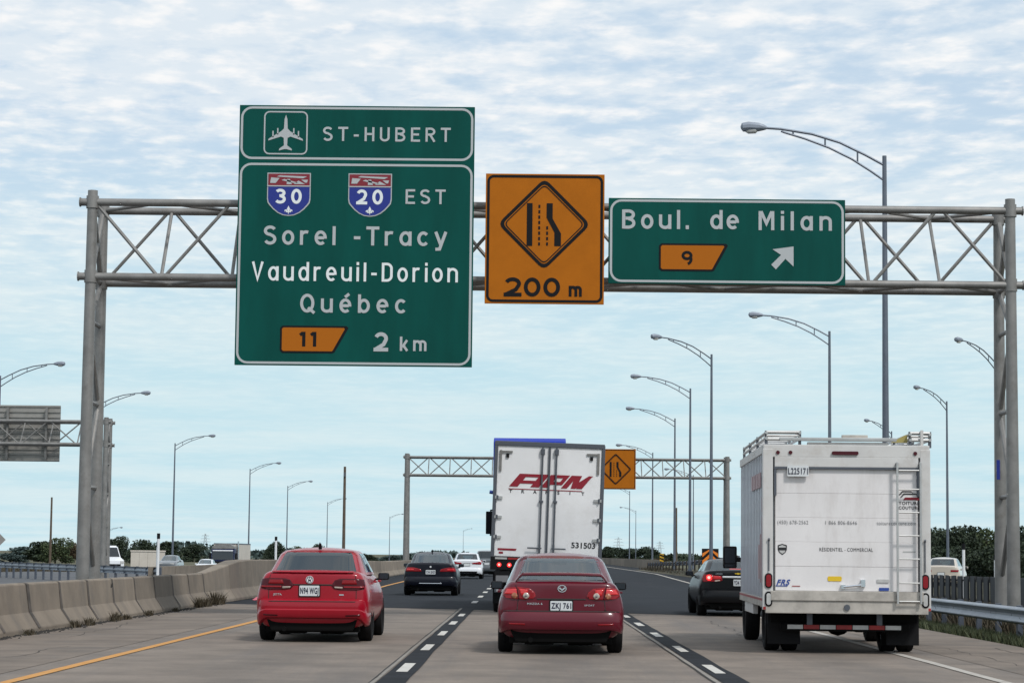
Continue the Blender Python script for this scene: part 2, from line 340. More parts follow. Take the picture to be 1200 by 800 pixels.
# lettering: outlines from the built-in font, fitted to a width and a capital height
TXT = {}
def text_shape(body, bold=0.0, shear=0.0, space=1.0):
    k = (body, bold, shear, space)
    if k not in TXT:
        cu = bpy.data.curves.new('lettering', 'FONT'); cu.body = body; cu.size = 1.0; cu.offset = bold; cu.shear = shear; cu.space_character = space; cu.resolution_u = 4
        o = bpy.data.objects.new('lettering', cu); COL.objects.link(o); dg = bpy.context.evaluated_depsgraph_get(); dg.update()
        me = o.evaluated_get(dg).to_mesh(); vs = [tuple(q.co) for q in me.vertices]; fs = [tuple(p.vertices) for p in me.polygons]
        o.evaluated_get(dg).to_mesh_clear(); bpy.data.objects.remove(o); bpy.data.curves.remove(cu); TXT[k] = (vs, fs)
    return TXT[k]
CAPH = None
def text(name, body, x0, x1, z, cap, y, m, parent, bold=0.018, shear=0.0, space=1.12, plane='rear'):
    global CAPH
    if CAPH is None: CAPH = max(q[1] for q in text_shape('H')[0])
    vs, fs = text_shape(body, bold, shear, space); a = min(q[0] for q in vs); b = max(q[0] for q in vs)
    mb = MB(); mb.add([(x0 + (q[0] - a) / (b - a) * (x1 - x0), y, z + q[1] / CAPH * cap) for q in vs], fs)
    me = bpy.data.meshes.new(name); me.from_pydata(mb.v, [], mb.f); return obj(name, me, m, parent)

# highway lettering: round-cornered strokes of even width, laid out to a width and a capital height
def _arc(cx, cy, rx, ry, a0, a1, n=14): return [(cx + rx * math.cos(R(a0 + (a1 - a0) * i / n)), cy + ry * math.sin(R(a0 + (a1 - a0) * i / n))) for i in range(n + 1)]
def glyph(ch, h):
    """strokes (points, closed) and advance width; capitals are 1 high, strokes 2h wide"""
    t, b, xh = 1 - h, h, .76 - h; w = .56; l = h; r = w - h; m = w / 2; bx = (r - l) / 2; ry = (xh - b) / 2; my = (xh + b) / 2
    wl = .54; rl = wl - h; ml = wl / 2; bl = (rl - l) / 2
    bowl = _arc(ml, my, bl, ry, 0, 360, 24)[:-1]
    G_ = {
     'S': ([(_arc(m, t - .195, bx, .195, 25, 270) + _arc(m, b + .215, bx, .215, 90, -155)[1:], 0)], w),
     'T': ([([(0, t), (w, t)], 0), ([(m, t - h), (m, 0)], 0)], w),
     '-': ([([(.02, .40), (.30, .40)], 0)], .32),
     'H': ([([(l, 0), (l, 1)], 0), ([(r, 0), (r, 1)], 0), ([(l + h, .51), (r - h, .51)], 0)], w),
     'U': ([([(l, 1)] + _arc(m, b + .21, bx, .21, 180, 360) + [(r, 1)], 0)], w),
     'B': ([([(l, t), (m, t)] + _arc(m, t - .19, bx, .19, 90, -90) + [(l + h, t - .38)], 0), ([(m - .02, t - .38)] + _arc(m, b + .215, bx + .02, .215, 90, -90)[1:] + [(l, b)], 0), ([(l, 0), (l, 1)], 0)], w + .02),
     'E': ([([(l, 0), (l, 1)], 0), ([(l + h, t), (w - .04, t)], 0), ([(l + h, .51), (w - .10, .51)], 0), ([(l + h, b), (w - .04, b)], 0)], w - .04),
     'R': ([([(l, 0), (l, 1)], 0), ([(l + h, t), (m, t)] + _arc(m, t - .21, bx, .21, 90, -90) + [(l + h, t - .42)], 0), ([(m, t - .42 - h * .6), (r + .02, 0)], 0)], w),
     'D': ([([(l, 0), (l, 1)], 0), ([(l + h, t), (m - .02, t)] + _arc(m - .02, t - .24, bx + .02, .24, 90, 0) + _arc(m - .02, b + .24, bx + .02, .24, 0, -90) + [(l + h, b)], 0)], w),
     'V': ([([(h * .9, 1), (m + .02, h), (w + .04 - h * .9, 1)], 0)], w + .04),
     'Q': ([(_arc(m + .02, .5, bx + .04, .5 - h, 0, 360, 28)[:-1], 1), ([(m + .06, .26), (w + .06, -.03)], 0)], w + .06),
     'M': ([([(l, 0), (l, 1)], 0), ([(.68 - h, 0), (.68 - h, 1)], 0), ([(l + h * .5, .98), (.34, .36), (.68 - h * 1.5, .98)], 0)], .68),
     'o': ([(bowl, 1)], wl), 'e': ([(_arc(ml, my, bl, ry, -8, 312, 24), 0), ([(l + h * .7, my), (rl - h * .7, my)], 0)], wl),
     'c': ([(_arc(ml, my, bl, ry, 42, 318, 20), 0)], wl - .03),
     'r': ([([(l, 0), (l, .76)], 0), (_arc(l + .20, xh - .20, .20, .20, 175, 65, 8), 0)], .40),
     'l': ([([(l, 0), (l, 1)], 0)], 2 * h), 'i': ([([(l, 0), (l, .76)], 0), ([(l, .86), (l, 1.02)], 0)], 2 * h),
     'a': ([(bowl, 1), ([(rl, 0), (rl, .76)], 0)], wl), 'd': ([(bowl, 1), ([(rl, 0), (rl, 1)], 0)], wl), 'b': ([(bowl, 1), ([(l, 0), (l, 1)], 0)], wl),
     'u': ([([(l, .76)] + _arc(ml, b + .20, bl, .20, 180, 360) + [(rl, .76)], 0), ([(rl, 0), (rl, .3)], 0)], wl),
     'n': ([([(l, 0), (l, .76)], 0), (_arc(ml, xh - .20, bl, .20, 180, 0) + [(rl, 0)], 0)], wl),
     'm': ([([(l, 0), (l, .76)], 0), (_arc(.30, xh - .17, .30 - h, .17, 180, 0) + [(.60 - h, 0)], 0), (_arc(.72 - h, xh - .17, .30 - h, .17, 180, 0) + [(1.02 - 2 * h, 0)], 0)], 1.02 - h),
     'y': ([([(h * .8, .76), (.28, .06)], 0), ([(.54 - h * .6, .76), (.23, -.16), (.05, -.17)], 0)], .54),
     'k': ([([(l, 0), (l, 1)], 0), ([(l + h, .26), (.50, .76)], 0), ([(.24, .40), (.52, 0)], 0)], .52),
     '.': ([([(l, 0), (l, .2)], 0)], 2 * h), ' ': ([], .30),
     '0': ([(_arc(m, .5, bx, .5 - h, 0, 360, 28)[:-1], 1)], w), '1': ([([(.22, 0), (.22, 1)], 0), ([(.02, .78), (.16, .92)], 0)], .22 + h),
     '2': ([(_arc(m, t - .24, bx, .24, 160, -20) + [(m + .10, .36), (l, b + .02)], 0), ([(0, b), (w, b)], 0)], w),
     '3': ([(_arc(m - .02, t - .19, bx, .19, 150, -80) + [(m - .06, t - .385)], 0), (_arc(m - .02, b + .215, bx + .02, .215, 85, -150), 0)], w),
     '9': ([(_arc(m, t - .23, bx, .23, 0, 360, 22)[:-1], 1), (_arc(m - .04, .42, r - m + .04, .42 - h, 38, -70, 12), 0)], w),
    }
    if ch == 'é':
        st, ww_ = G_['e']; return st + [([(ml - .02, .84), (ml + .16, 1.02)], 0)], ww_
    return G_[ch]
def ribbon(mb, pts, closed, h, y, sx, x0, sz, z0):
    n = len(pts); L_, R_ = [], []
    for i in range(n):
        a = Vector(pts[i - 1] if (closed or i > 0) else pts[0]); p = Vector(pts[i]); c = Vector(pts[(i + 1) % n] if (closed or i < n - 1) else pts[-1])
        d1 = (p - a).normalized() if (p - a).length > 1e-6 else (c - p).normalized(); d2 = (c - p).normalized() if (c - p).length > 1e-6 else d1
        n1 = Vector((-d1.y, d1.x)); n2 = Vector((-d2.y, d2.x)); mt = (n1 + n2).normalized() if (n1 + n2).length > 1e-4 else n1; k = h / max(.45, mt.dot(n1)); L_.append(p + mt * k); R_.append(p - mt * k)
    vs = [(x0 + q[0] * sx, y, z0 + q[1] * sz) for q in L_ + R_]; m_ = n if closed else n - 1
    mb.add(vs, [(i, (i + 1) % n, n + (i + 1) % n, n + i) for i in range(m_)])
def htext(name, body, x0, x1, z, cap, y, m, parent, h=.095, xs=1.0):
    gl = [glyph(c, h / xs ** .5) for c in body]; tot = sum(g_[1] for g_ in gl) * cap * xs; gap = (x1 - x0 - tot) / max(1, len(gl) - 1); x = x0
    for ch, g_ in zip(body, gl):
        mb = MB()
        for k, (st, cl) in enumerate(g_[0]): ribbon(mb, [(q[0] * xs, q[1]) for q in st], cl, h, y - .0006 * k, cap, x, cap, z)
        x += g_[1] * cap * xs + gap
        if mb.v: me = bpy.data.meshes.new('letter'); me.from_pydata(mb.v, [], mb.f); obj('letter', me, m, parent)

# ------------------------------------------------------------------ the setting: ground, carriageways, markings
def struct(name, mb, m, smooth=False):
    o = obj(name, mb.mesh(name, 0, 2, smooth), m); o['kind'] = 'structure'; return o
def zopp(y): return float(np.interp(y, [0, 110, 200, 245, 800], [-0.06, -0.10, -0.45, -1.1, -1.5]))
def zground(x, y):
    if x < -9: 
        t = min(1, (-9 - x) / 4); return -0.10 * (1 - t) + (zopp(y) - 0.10) * t
    if x > 7.8:
        return float(np.interp(x, [7.8, 8.3, 13, 60, 400], [-0.03, -0.12, -0.38, -0.5, -1.6]))
    return -0.10
xs = [-4000, -1500, -600, -250, -120, -80, -55, -40, -30, -22, -16, -13, -11, -9, -8.4, -4, 0, 4, 7.7, 8.3, 9.5, 11, 13, 18, 26, 40, 60, 100, 200, 400, 1000, 4000]
ys = [-80, -20, 0, 15, 30, 45, 60, 80, 100, 120, 150, 180, 220, 260, 320, 400, 520, 700, 1000, 1600, 3000, 7000]
g = MB(); g.add([(x, y, zground(x, y)) for y in ys for x in xs], [(j * len(xs) + i, j * len(xs) + i + 1, (j + 1) * len(xs) + i + 1, (j + 1) * len(xs) + i) for j in range(len(ys) - 1) for i in range(len(xs) - 1)])
struct('ground', g, 'ground', True)
def strip(pl, pr, z):           # a sheet between two polylines of (x,y)
    mb = MB(); n = len(pl); zz = z if callable(z) else (lambda x, y: z)
    mb.add([(p[0], p[1], zz(*p)) for p in pl] + [(p[0], p[1], zz(*p)) for p in pr], [(i, n + i, n + i + 1, i + 1) for i in range(n - 1)]); return mb
JX = lambda x: 56.8 - 0.55 * x      # the slightly skewed joint between the concrete and the newer asphalt
near = MB(); near.add([(-8.05, -60, 0), (7.8, -60, 0), (7.8, JX(7.8), 0), (-8.05, JX(-8.05), 0)], [(0, 1, 2, 3)])
road = struct('concrete_road', near, 'concrete_road')
far = MB(); xr = [(7.8, JX(7.8)), (8.6, 75), (11.5, 110), (13.2, 140), (13.4, 200), (13.4, 900)]
n = len(xr); lf = [(-8.05, JX(-8.05))] + [(-8.05, p[1]) for p in xr[1:]]
far.add([(*p, 0) for p in lf] + [(*p, 0) for p in xr], [(i, n + i, n + i + 1, i + 1) for i in range(n - 1)])
roadf = struct('asphalt_road', far, 'asphalt')
sh = MB(); sh.add([(-8.05, -60, .004), (-5.75, -60, .004), (-5.75, JX(-5.75), .004), (-8.05, JX(-8.05), .004)], [(0, 1, 2, 3)]); struct('left_shoulder', sh, 'shoulder')
sh = MB(); sh.add([(5.95, -60, .004), (7.8, -60, .004), (7.8, JX(7.8), .004), (5.95, JX(5.95), .004)], [(0, 1, 2, 3)]); struct('right_shoulder', sh, 'shoulder')
oy = list(range(-60, 130, 20)) + [130, 150, 170, 190, 220, 260, 320, 500, 800]
struct('opposite_carriageway', strip([(-40, y) for y in oy], [(-15.5, y) for y in oy], lambda x, y: zopp(y) + 0.02), 'asphalt_old')
struct('median_apron', strip([(-15.5, y) for y in oy], [(-8.9, y) for y in oy], lambda x, y: (zopp(y) + 0.012) if x < -12 else -0.05), 'asphalt_old')
rampc = [(10.2, 62), (12.5, 90), (15, 115), (19, 145), (25, 175), (33, 205), (45, 240), (70, 290)]
def off(path, d):
    o = []
    for i, p in enumerate(path):
        a = Vector(path[max(i - 1, 0)]); b = Vector(path[min(i + 1, len(path) - 1)]); t = (b - a).normalized(); o.append((p[0] + t.y * d, p[1] - t.x * d))
    return o
struct('exit_ramp', strip(off(rampc, -2.4), off(rampc, 3.4), -0.008), 'asphalt_old')
# painted and cut lines, each a part of the carriageway that carries it
def line(name, m, x0, x1, y0, y1, z, par, seg=1, jit=0.0):
    mb = MB(); vs = []
    for i in range(seg + 1):
        y = y0 + (y1 - y0) * i / seg; a = random.uniform(-jit, jit); b = random.uniform(-jit, jit); vs += [(x0 + a, y, z), (x1 + b, y, z)]
    mb.add(vs, [(2 * i, 2 * i + 1, 2 * i + 3, 2 * i + 2) for i in range(seg)]); return part(name, mb, m, par)
line('yellow_edge_line', 'yellow_line', -5.38, -5.24, -40, JX(-5.3), .008, road, 40, .006)
mb = strip([(-5.4, JX(-5.3)), (-5.95, 98), (-6.3, 160), (-6.4, 700)], [(-5.25, JX(-5.3)), (-5.80, 98), (-6.12, 160), (-6.15, 700)], .008); part('yellow_edge_line', mb, 'yellow_line', roadf)
line('white_edge_line', 'white_worn', 5.30, 5.43, -40, JX(5.3), .008, road, 40, .012)
mb = strip([(5.35, JX(5.3)), (6.2, 80), (8.4, 118), (10.1, 180), (10.3, 700)], [(5.48, JX(5.3)), (6.34, 80), (8.58, 118), (10.32, 180), (10.6, 700)], .008); part('white_edge_line', mb, 'white_worn', roadf)
for (xc, ph, sgn) in ((-1.40, 27.8, -1), (2.30, 28.2, -1)):
    ye = JX(xc) + (1.0 if xc < 0 else 0)
    line('contrast_strip', 'black_strip', xc - .15, xc + .15, -40, ye, .008, road, 60, .012)
    line('saw_cut_strip', 'groove', xc - .215, xc - .165, -40, ye, .008, road, 60, .006)
    line('joint_crack', 'crack', xc - .24, xc - .218, -40, ye, .008, road, 60, .008)
    k = -10
    while ph + 6.05 * k + 1.05 < ye:
        y = ph + 6.05 * k
        if y > 12: line('lane_dash', 'white_line', xc - .062 + random.uniform(-.01, .01), xc + .062, y - 1.05, y + 1.05, .012, road)
        k += 1
for xc in (-1.42, 2.35):
    for k in range(22):
        y = 66.5 + 8.8 * k; line('lane_dash', 'white_line', xc - .08, xc + .08, y - 1.5, y + 1.5, .008, roadf)
for k in range(7):
    y = 66 + 9 * k; x = 5.6 + (y - 60) * .055 + .9; line('exit_dash', 'white_worn', x - .1, x + .1, y - 1, y + 1, .008, roadf)
for y in (12.5, 21.5, 30.4, 39.6, 48.8):       # contraction joints across the slabs
    line('slab_joint', 'crack', -5.7, 5.9, y, y + .012, .0035, road)
def crack(x, y0, y1, par, w=.007, amp=.25, z=.0075):
    rg_ = random.Random(int(x * 100) + int(y0)); n_ = int((y1 - y0) / .35) + 2; vs = []; xx = x
    for i in range(n_):
        y_ = y0 + (y1 - y0) * i / (n_ - 1); xx += rg_.uniform(-amp, amp) * .35; ww_ = w * rg_.uniform(.4, 1.4); vs += [(xx - ww_, y_, z), (xx + ww_, y_, z)]
    mb = MB(); mb.add(vs, [(2 * i, 2 * i + 1, 2 * i + 3, 2 * i + 2) for i in range(n_ - 1)]); part('crack', mb, 'crack', par)
for x, y0, y1 in ((-6.6, 26, 33), (-7.2, 36, 47), (3.9, 40, 50), (6.8, 26, 40), (7.3, 33, 36)): crack(x, y0, y1, road)
# tar seal where the two pavements meet
mb = MB(); mb.add([(-8.05, JX(-8.05) - .18, .0065), (7.8, JX(7.8) - .18, .0065), (7.8, JX(7.8) + .05, .0065), (-8.05, JX(-8.05) + .05, .0065)], [(0, 1, 2, 3)]); part('joint_seal', mb, 'black_strip', road)

# ------------------------------------------------------------------ median barrier
bar = thing('concrete_barrier', 'long tan concrete median barrier along the left shoulder, with vertical joints', 'barrier', (-8.05, 0, 0))
def bprof(h, w):
    return [(0, 0), (0, .08), (-.17, .33), (-.23, h - .02), (-.26, h), (-.26 - w, h), (-.29 - w, h - .02), (-.35 - w, .33), (-.52 - w, .08), (-.52 - w, 0)]
hb = lambda y: float(np.interp(y, [0, 60, 68, 95, 140, 400], [.81, .81, 1.14, 1.08, .90, .90]))
wb = lambda y: float(np.interp(y, [0, 60, 66, 400], [.16, .16, .42, .42]))
y = -6.0
while y < 330:
    L = 2.62 if y < 100 else (5.3 if y < 180 else 12.0)
    y1 = y + L - .028; mb = MB(); vs = []
    pts = np.linspace(y, y1, 2)
    for yy in pts:
        for (o_, z) in bprof(hb(yy), wb(yy)): vs.append((o_ + random.uniform(-.004, .004), yy, z))
    m_ = 10; mb.add(vs, [(j, (j + 1) % m_, m_ + (j + 1) % m_, m_ + j) for j in range(m_)] + [tuple(range(m_)), tuple(reversed(range(m_, 2 * m_)))])
    o = part('barrier_panel', mb, 'barrier', bar, bev=.012, seg=1)
    if 24 < y < 61:
        mb = MB(); jw = random.uniform(.05, .11); pr_ = bprof(hb(y), wb(y))[1:6]; mb.add([(o_ + .006, yy + random.uniform(-.02, .02), z + (.006 if i == 4 else 0)) for yy in (y - jw, y + jw) for i, (o_, z) in enumerate(pr_)], [(i, i + 1, i + 6, i + 5) for i in range(4)]); part('joint_stain', mb, 'joint_dark', bar)
    y += L
# patched scar on one panel
mb = MB(); mb.flat([(math.cos(a) * (.10 + .04 * math.sin(3 * a)), math.sin(a) * .13) for a in np.linspace(0, 6.1, 14)], 0)
o = part('impact_scar', mb, 'crack', bar); o.matrix_local = Matrix.Translation((-.209, 46.3, .60)) @ Matrix.Rotation(R(90), 4, 'Z') @ Matrix.Rotation(R(7), 4, 'X')

# ------------------------------------------------------------------ guard rails
WB = [(-.02, -.155), (.05, -.12), (.055, -.10), (-.015, -.02), (-.015, .02), (.055, .10), (.05, .12), (-.02, .155)]
def guardrail(name, label, path, step, zt, side=1, m='rail', group=None, post='galv_dark', depth=.9, flip=False):
    """w-beam on posts; zt(i) height of the beam's middle"""
    t = thing(name, label, 'guardrail', (0, 0, 0), group=group)
    P = []
    for a, b in zip(path[:-1], path[1:]):
        d = math.dist(a, b); k = max(1, round(d / step))
        for i in range(k): P.append(tuple(a[j] + (b[j] - a[j]) * i / k for j in range(3)))
    P.append(path[-1])
    ox, oy_ = (-side, 0) if not flip else (.4, .9)
    for i in range(0, len(P) - 1, 2):
        seg = P[i:i + 3]; mb = MB(); mb.sweep([(side * a, b) for a, b in WB] + [(side * (a - .006), b) for a, b in reversed(WB)], seg, True); part('rail_beam', mb, m, t, smooth=True)
    pm = None
    for p in P:
        if pm is None:
            b = MB(); b.b2(-.05, .05, -.07, .07, -depth, .17); pm = b.mesh('post', .006); pm.materials.append(M[post])
        o = obj('post', pm, None, t, (p[0] + ox * .17, p[1] + oy_ * .17, p[2]))
        b = MB(); 
    bl = MB(); bl.b2(-.06, .06, -.07, .07, -.15, .15); bm_ = bl.mesh('block', .006); bm_.materials.append(M['galv_dark'])
    for p in P: obj('spacer_block', bm_, None, t, (p[0] + ox * .075, p[1] + oy_ * .075, p[2]))
    return t
gr = guardrail('guardrail', 'grey steel w-beam guardrail on the grass beside the white box truck', [(9.0, 20, .36), (8.95, 60, .36), (9.4, 78, .36)], 1.9, None, side=-1)
guardrail('guardrail', 'steel guardrail across the median behind the left sign post, ending at a white marker', [(-14.9, 94, .55), (-29.5, 128, .55), (-40, 150, .50)], 1.9, None, side=1, flip=True)
guardrail('guardrail', 'dark guardrail climbing the brown bank left of the orange chevron board', [(11.6, 215, .62), (11.7, 165, .9), (11.9, 128, 1.3)], 3.8, None, side=1, m='galv_dark', depth=.75, post='post_wood')
# brown bank under the gore guardrail
bk = MB(); vs = []; YS = np.linspace(120, 235, 14)
for yy in YS:
    h = float(np.interp(yy, [120, 128, 165, 215, 235], [.05, .8, .42, .12, .0])); vs += [(11.0, yy, .003), (11.4, yy, h * .8), (12.0, yy, h), (13.0, yy, h), (13.9, yy, .003)]
bk.add(vs, [(i * 5 + j, i * 5 + j + 1, (i + 1) * 5 + j + 1, (i + 1) * 5 + j) for i in range(len(YS) - 1) for j in range(4)]); struct('grass_bank', bk, 'bank', True)
# opposite carriageway's concrete edge wall
w = thing('concrete_wall', 'low grey concrete edge wall of the opposite carriageway, beyond the median', 'wall', (-15.3, 0, 0))
for k in range(26):
    y = 94.6 + 6 * k; mb = MB(); vs = []
    for yy in (y, y + 5.94):
        z = zopp(yy); zt = float(np.interp(yy, [94, 130, 260], [.72, .75, .2])); vs += [(-.1, yy, z - .05), (-.1, yy, zt), (.12, yy, zt), (.12, yy, z - .05)]
    mb.add(vs, [(0, 1, 5, 4), (1, 2, 6, 5), (2, 3, 7, 6), (3, 0, 4, 7), (0, 1, 2, 3), (4, 7, 6, 5)]); part('wall_panel', mb, 'barrier', w)
# far right parapet of the main carriageway
w = thing('concrete_barrier', 'far pale concrete barrier to the right of the dark asphalt, beyond the bank', 'barrier', (13.9, 0, 0))
for k in range(20):
    y = 236 + 12 * k; mb = MB(); mb.b2(-.15, .15, y, y + 11.9, -.05, 1.0); part('barrier_panel', mb, 'barrier', w, bev=.02)
# dark ribbed fence on the right
fn = thing('ribbed_fence', 'low dark ribbed fence beside the ramp, behind the steel guardrail', 'fence', (0, 0, 0))
A, B = Vector((13.3, 92, 0)), Vector((14.9, 56, 0)); nS = 84
sm = MB(); sm.b2(-.03, .03, -.19, .19, -.45, .84); sme = sm.mesh('slat', .012); mat('fence_dark', (0.024, 0.026, 0.030), 0.7, var=0.2, scale=2, world_co=True); sme.materials.append(M['fence_dark'])
for i in range(nS):
    p = A.lerp(B, i / (nS - 1)); obj('slat', sme, None, fn, (p.x + (.02 if i % 2 else -.02), p.y, random.uniform(-.01, .01)))
mb = MB()
for zz in (.1, .7): mb.tube((A.x + .07, A.y, zz), (B.x + .07, B.y, zz), .03)
part('fence_rail', mb, 'fence_dark', fn)

# ------------------------------------------------------------------ sign gantry
def gantry(name, label, xl, xr, yn, dep, zb, zt, bays, group, rc=.082, rp=.13, top=.25, braces=True):
    t = thing(name, label, 'sign gantry', (0, yn, 0), group=group); w = xr - xl; bw = w / bays; sg = 12
    for (y_) in (0, dep):
        for z_ in (zb, zt):
            mb = MB(); mb.tube((xl - .25, y_, z_), (xr + .25, y_, z_), rc, sg); c = part('chord', mb, 'galv', t, smooth=True)
            for xe in (xl - .262, xr + .262):
                f = MB(); f.tube((xe - .012, y_, z_), (xe + .012, y_, z_), rc + .02, sg); part('end_plate', f, 'galv', c)
        for x_ in (xl, xr):
            mb = MB(); mb.tube((x_, y_, -.2), (x_, y_, zt + top), rp * 1.12, 16, rp * .82); c = part('post', mb, 'galv', t, smooth=True)
            f = MB(); f.b2(x_ - .35, x_ + .35, y_ - .35, y_ + .35, -.25, -.19 + .06); part('base_plate', f, 'galv', c)
            for z_ in (zb, zt): f = MB(); f.tube((x_, y_, z_ - rc - .05), (x_, y_, z_ + rc + .05), rp * .94 + .012, 16); part('clamp_collar', f, 'galv', c, smooth=True)
    for i in range(bays):
        x0, x1 = xl + i * bw, xl + (i + 1) * bw; odd = i % 2
        for (y_, fl) in ((0, odd), (dep, 1 - odd)):
            a, b = ((x0, zt), (x1, zb)) if not fl else ((x0, zb), (x1, zt))
            mb = MB(); mb.tube((a[0] + .06, y_, a[1]), (b[0] - .06, y_, b[1]), .038, 8); part('diagonal_brace', mb, 'galv', t, smooth=True)
        if i:
            mb = MB(); mb.tube((x0, 0, zb), (x0, dep, zt), .038, 8); part('vertical_strut', mb, 'galv', t, smooth=True)
        for z_ in (zb, zt):
            mb = MB(); a, b = (0, dep) if (odd ^ (z_ == zb)) else (dep, 0); mb.tube((x0, a, z_), (x1, b, z_), .04, 8); part('plan_brace', mb, 'galv', t, smooth=True)
    for x_ in (xl, xr):
        zz = [.9, 2.7, 4.5, 6.2, zb]
        for k, (a, b) in enumerate(zip(zz[:-1], zz[1:])):
            mb = MB(); ya, yb = (0, dep) if k % 2 else (dep, 0); mb.tube((x_, ya, a), (x_, yb, b), .055, 8); part('post_brace', mb, 'galv', t, smooth=True)
            mb = MB(); mb.tube((x_, 0, b), (x_, dep, b), .05, 8); part('post_strut', mb, 'galv', t, smooth=True)
        for (a, b) in ((zb, zt), (zt, zb)):
            mb = MB(); mb.tube((x_, 0, a), (x_, dep, b), .06, 8); part('post_brace', mb, 'galv', t, smooth=True)
    return t
gantry('sign_gantry', 'large tubular steel gantry spanning the near road, carrying the green signs', -9.28, 10.24, 48.55, 1.25, 7.15, 8.74, 13, 'sign gantries over the road')
gantry('sign_gantry', 'smaller distant steel gantry over the dark asphalt behind the white trailer', -8.6, 14.6, 167.0, 1.25, 7.05, 8.35, 15, 'sign gantries over the road', rc=.085, rp=.19)
gantry('sign_gantry', 'far left steel gantry holding the back of a grey sign over opposite lanes', -46.0, -23.55, 129.0, 1.2, 7.28, 8.55, 14, 'sign gantries over the road', rp=.16, rc=.09)

# ------------------------------------------------------------------ signs
YS_ = 48.20
def sign_panel(name, label, x0, x1, z0, z1, mface, y=YS_, ybr=48.43, chords=(7.15, 8.74), group='overhead signs on the near gantry'):
    t = thing(name, label, 'road sign', (0, y, 0), group=group); b = MB(); b.b2(x0, x1, 0, .06, z0, z1); p = part('panel', b, mface, t, bev=.006, seg=1)
    for xx in np.linspace(x0 + .5, x1 - .5, max(2, int((x1 - x0) / 1.6) + 1)):
        b = MB(); b.b2(xx - .04, xx + .04, .06, ybr - y, max(z0 + .02, 0), z1 - .02); part('bracket', b, 'galv', t)
    return t
def border(t, x0, x1, z0, z1, r, w, m, y=-.004):
    a = rects(x1 - x0, z1 - z0, r, 6, (x0 + x1) / 2, (z0 + z1) / 2); b = rects(x1 - x0 - 2 * w, z1 - z0 - 2 * w, max(r - w, .01), 6, (x0 + x1) / 2, (z0 + z1) / 2)
    mb = MB(); mb.ring(a, b, y); return part('border', mb, m, t)
def exit_tab(t, x0, x1, z0, z1, num):
    cut = (x1 - x0) * .22; pts = [(x0 + .05, z0), (x1 - cut - .02, z0), (x1 - cut + .03, z0 + .02), (x1, z1 - .04), (x1 - .04, z1), (x0 + .05, z1), (x0, z1 - .05), (x0, z0 + .05)]
    b = MB(); b.flat(pts, -.006); tab = part('exit_tab', b, 'sign_black', t); cx, cz = (x0 + x1) / 2, (z0 + z1) / 2
    w = .04; q = [(x0 + w + .03, z0 + w), (x1 - cut - .03, z0 + w), (x1 - cut - .01, z0 + w + .015), (x1 - w - .035, z1 - w - .02), (x1 - w - .06, z1 - w), (x0 + w + .03, z1 - w), (x0 + w, z1 - w - .03), (x0 + w, z0 + w + .03)]
    b = MB(); b.flat(q, -.010); part('tab_face', b, 'tab_orange', tab); return tab
# big green sign
X0, X1, Z0, Z1 = -6.14, -1.15, 5.27, 10.80
t = sign_panel('overhead_sign', 'largest green overhead sign, listing Sorel-Tracy, Vaudreuil-Dorion and Québec', X0, X1, Z0, Z1, 'sign_green')
border(t, X0 + .03, X1 - .03, 9.64, Z1 - .03, .24, .048, 'sign_white'); border(t, X0 + .03, X1 - .03, Z0 + .03, 9.56, .24, .048, 'sign_white')
def px(u, vv): return (-6.14 + (u - 280) / 276 * 4.99, 10.80 - (vv - 126.5) / 303.5 * 5.53)    # sign layout units
def tx(tt, body, u0, u1, vb, vt, m='sign_white', bold=.077, y=-.008, xs=1.26, fn=px):
    a = fn(u0, vb); b = fn(u1, vt); return htext('lettering', body, a[0], b[0], a[1], b[1] - a[1], y, m, tt, bold, xs)
tx(t, 'ST-HUBERT', 378, 528, 168, 151.5)
tx(t, 'EST', 476, 523, 241, 224)
tx(t, 'Sorel -Tracy', 311, 525, 290, 268, bold=.081, xs=1.22)
tx(t, 'Vaudreuil-Dorion', 298, 538.5, 332, 310, 'sign_bright', bold=.067, xs=1.03)
tx(t, 'Québec', 355.5, 479, 368.5, 347, bold=.080, xs=1.22)
tx(t, '2', 441.5, 459, 412.5, 391, bold=.10, xs=1.4); tx(t, 'km', 472, 503, 412, 395.5, bold=.085, xs=1.0)
a = px(332.5, 415.5); b = px(412, 384); tab = exit_tab(t, a[0], b[0], a[1], b[1], '11'); tx(tab, '11', 355.5, 375, 408, 391, 'sign_black', .11, y=-.014)
c = px(334.5, 159); b1 = MB(); b1.ring(rects(.93, .93, .12, 6, *c), rects(.87, .87, .09, 6, *c), -.006); part('symbol_frame', b1, 'sign_white', t)
pl = [(0, -.40), (.03, -.30), (.04, -.10), (.10, -.04), (.36, .12), (.37, .16), (.10, .07), (.04, .10), (.035, .26), (.13, .33), (.14, .37), (.02, .34)]
out_ = [(x, -y) for x, y in pl] + [(-x, -y) for x, y in reversed(pl[1:])]
b1 = MB(); b1.flat([(c[0] + x, c[1] + y - .01) for x, y in out_], -.008)
for sx in (-1, 1):
    for q in (.17, .27): b1.flat([(c[0] + sx * (q - .014), c[1] - .10 + (.27 - q) * .6), (c[0] + sx * (q + .014), c[1] - .10 + (.27 - q) * .6), (c[0] + sx * (q + .014), c[1] + .04 + (.27 - q) * .6), (c[0] + sx * (q - .014), c[1] + .04 + (.27 - q) * .6)], -.008)
part('airplane_symbol', b1, 'sign_white', t)
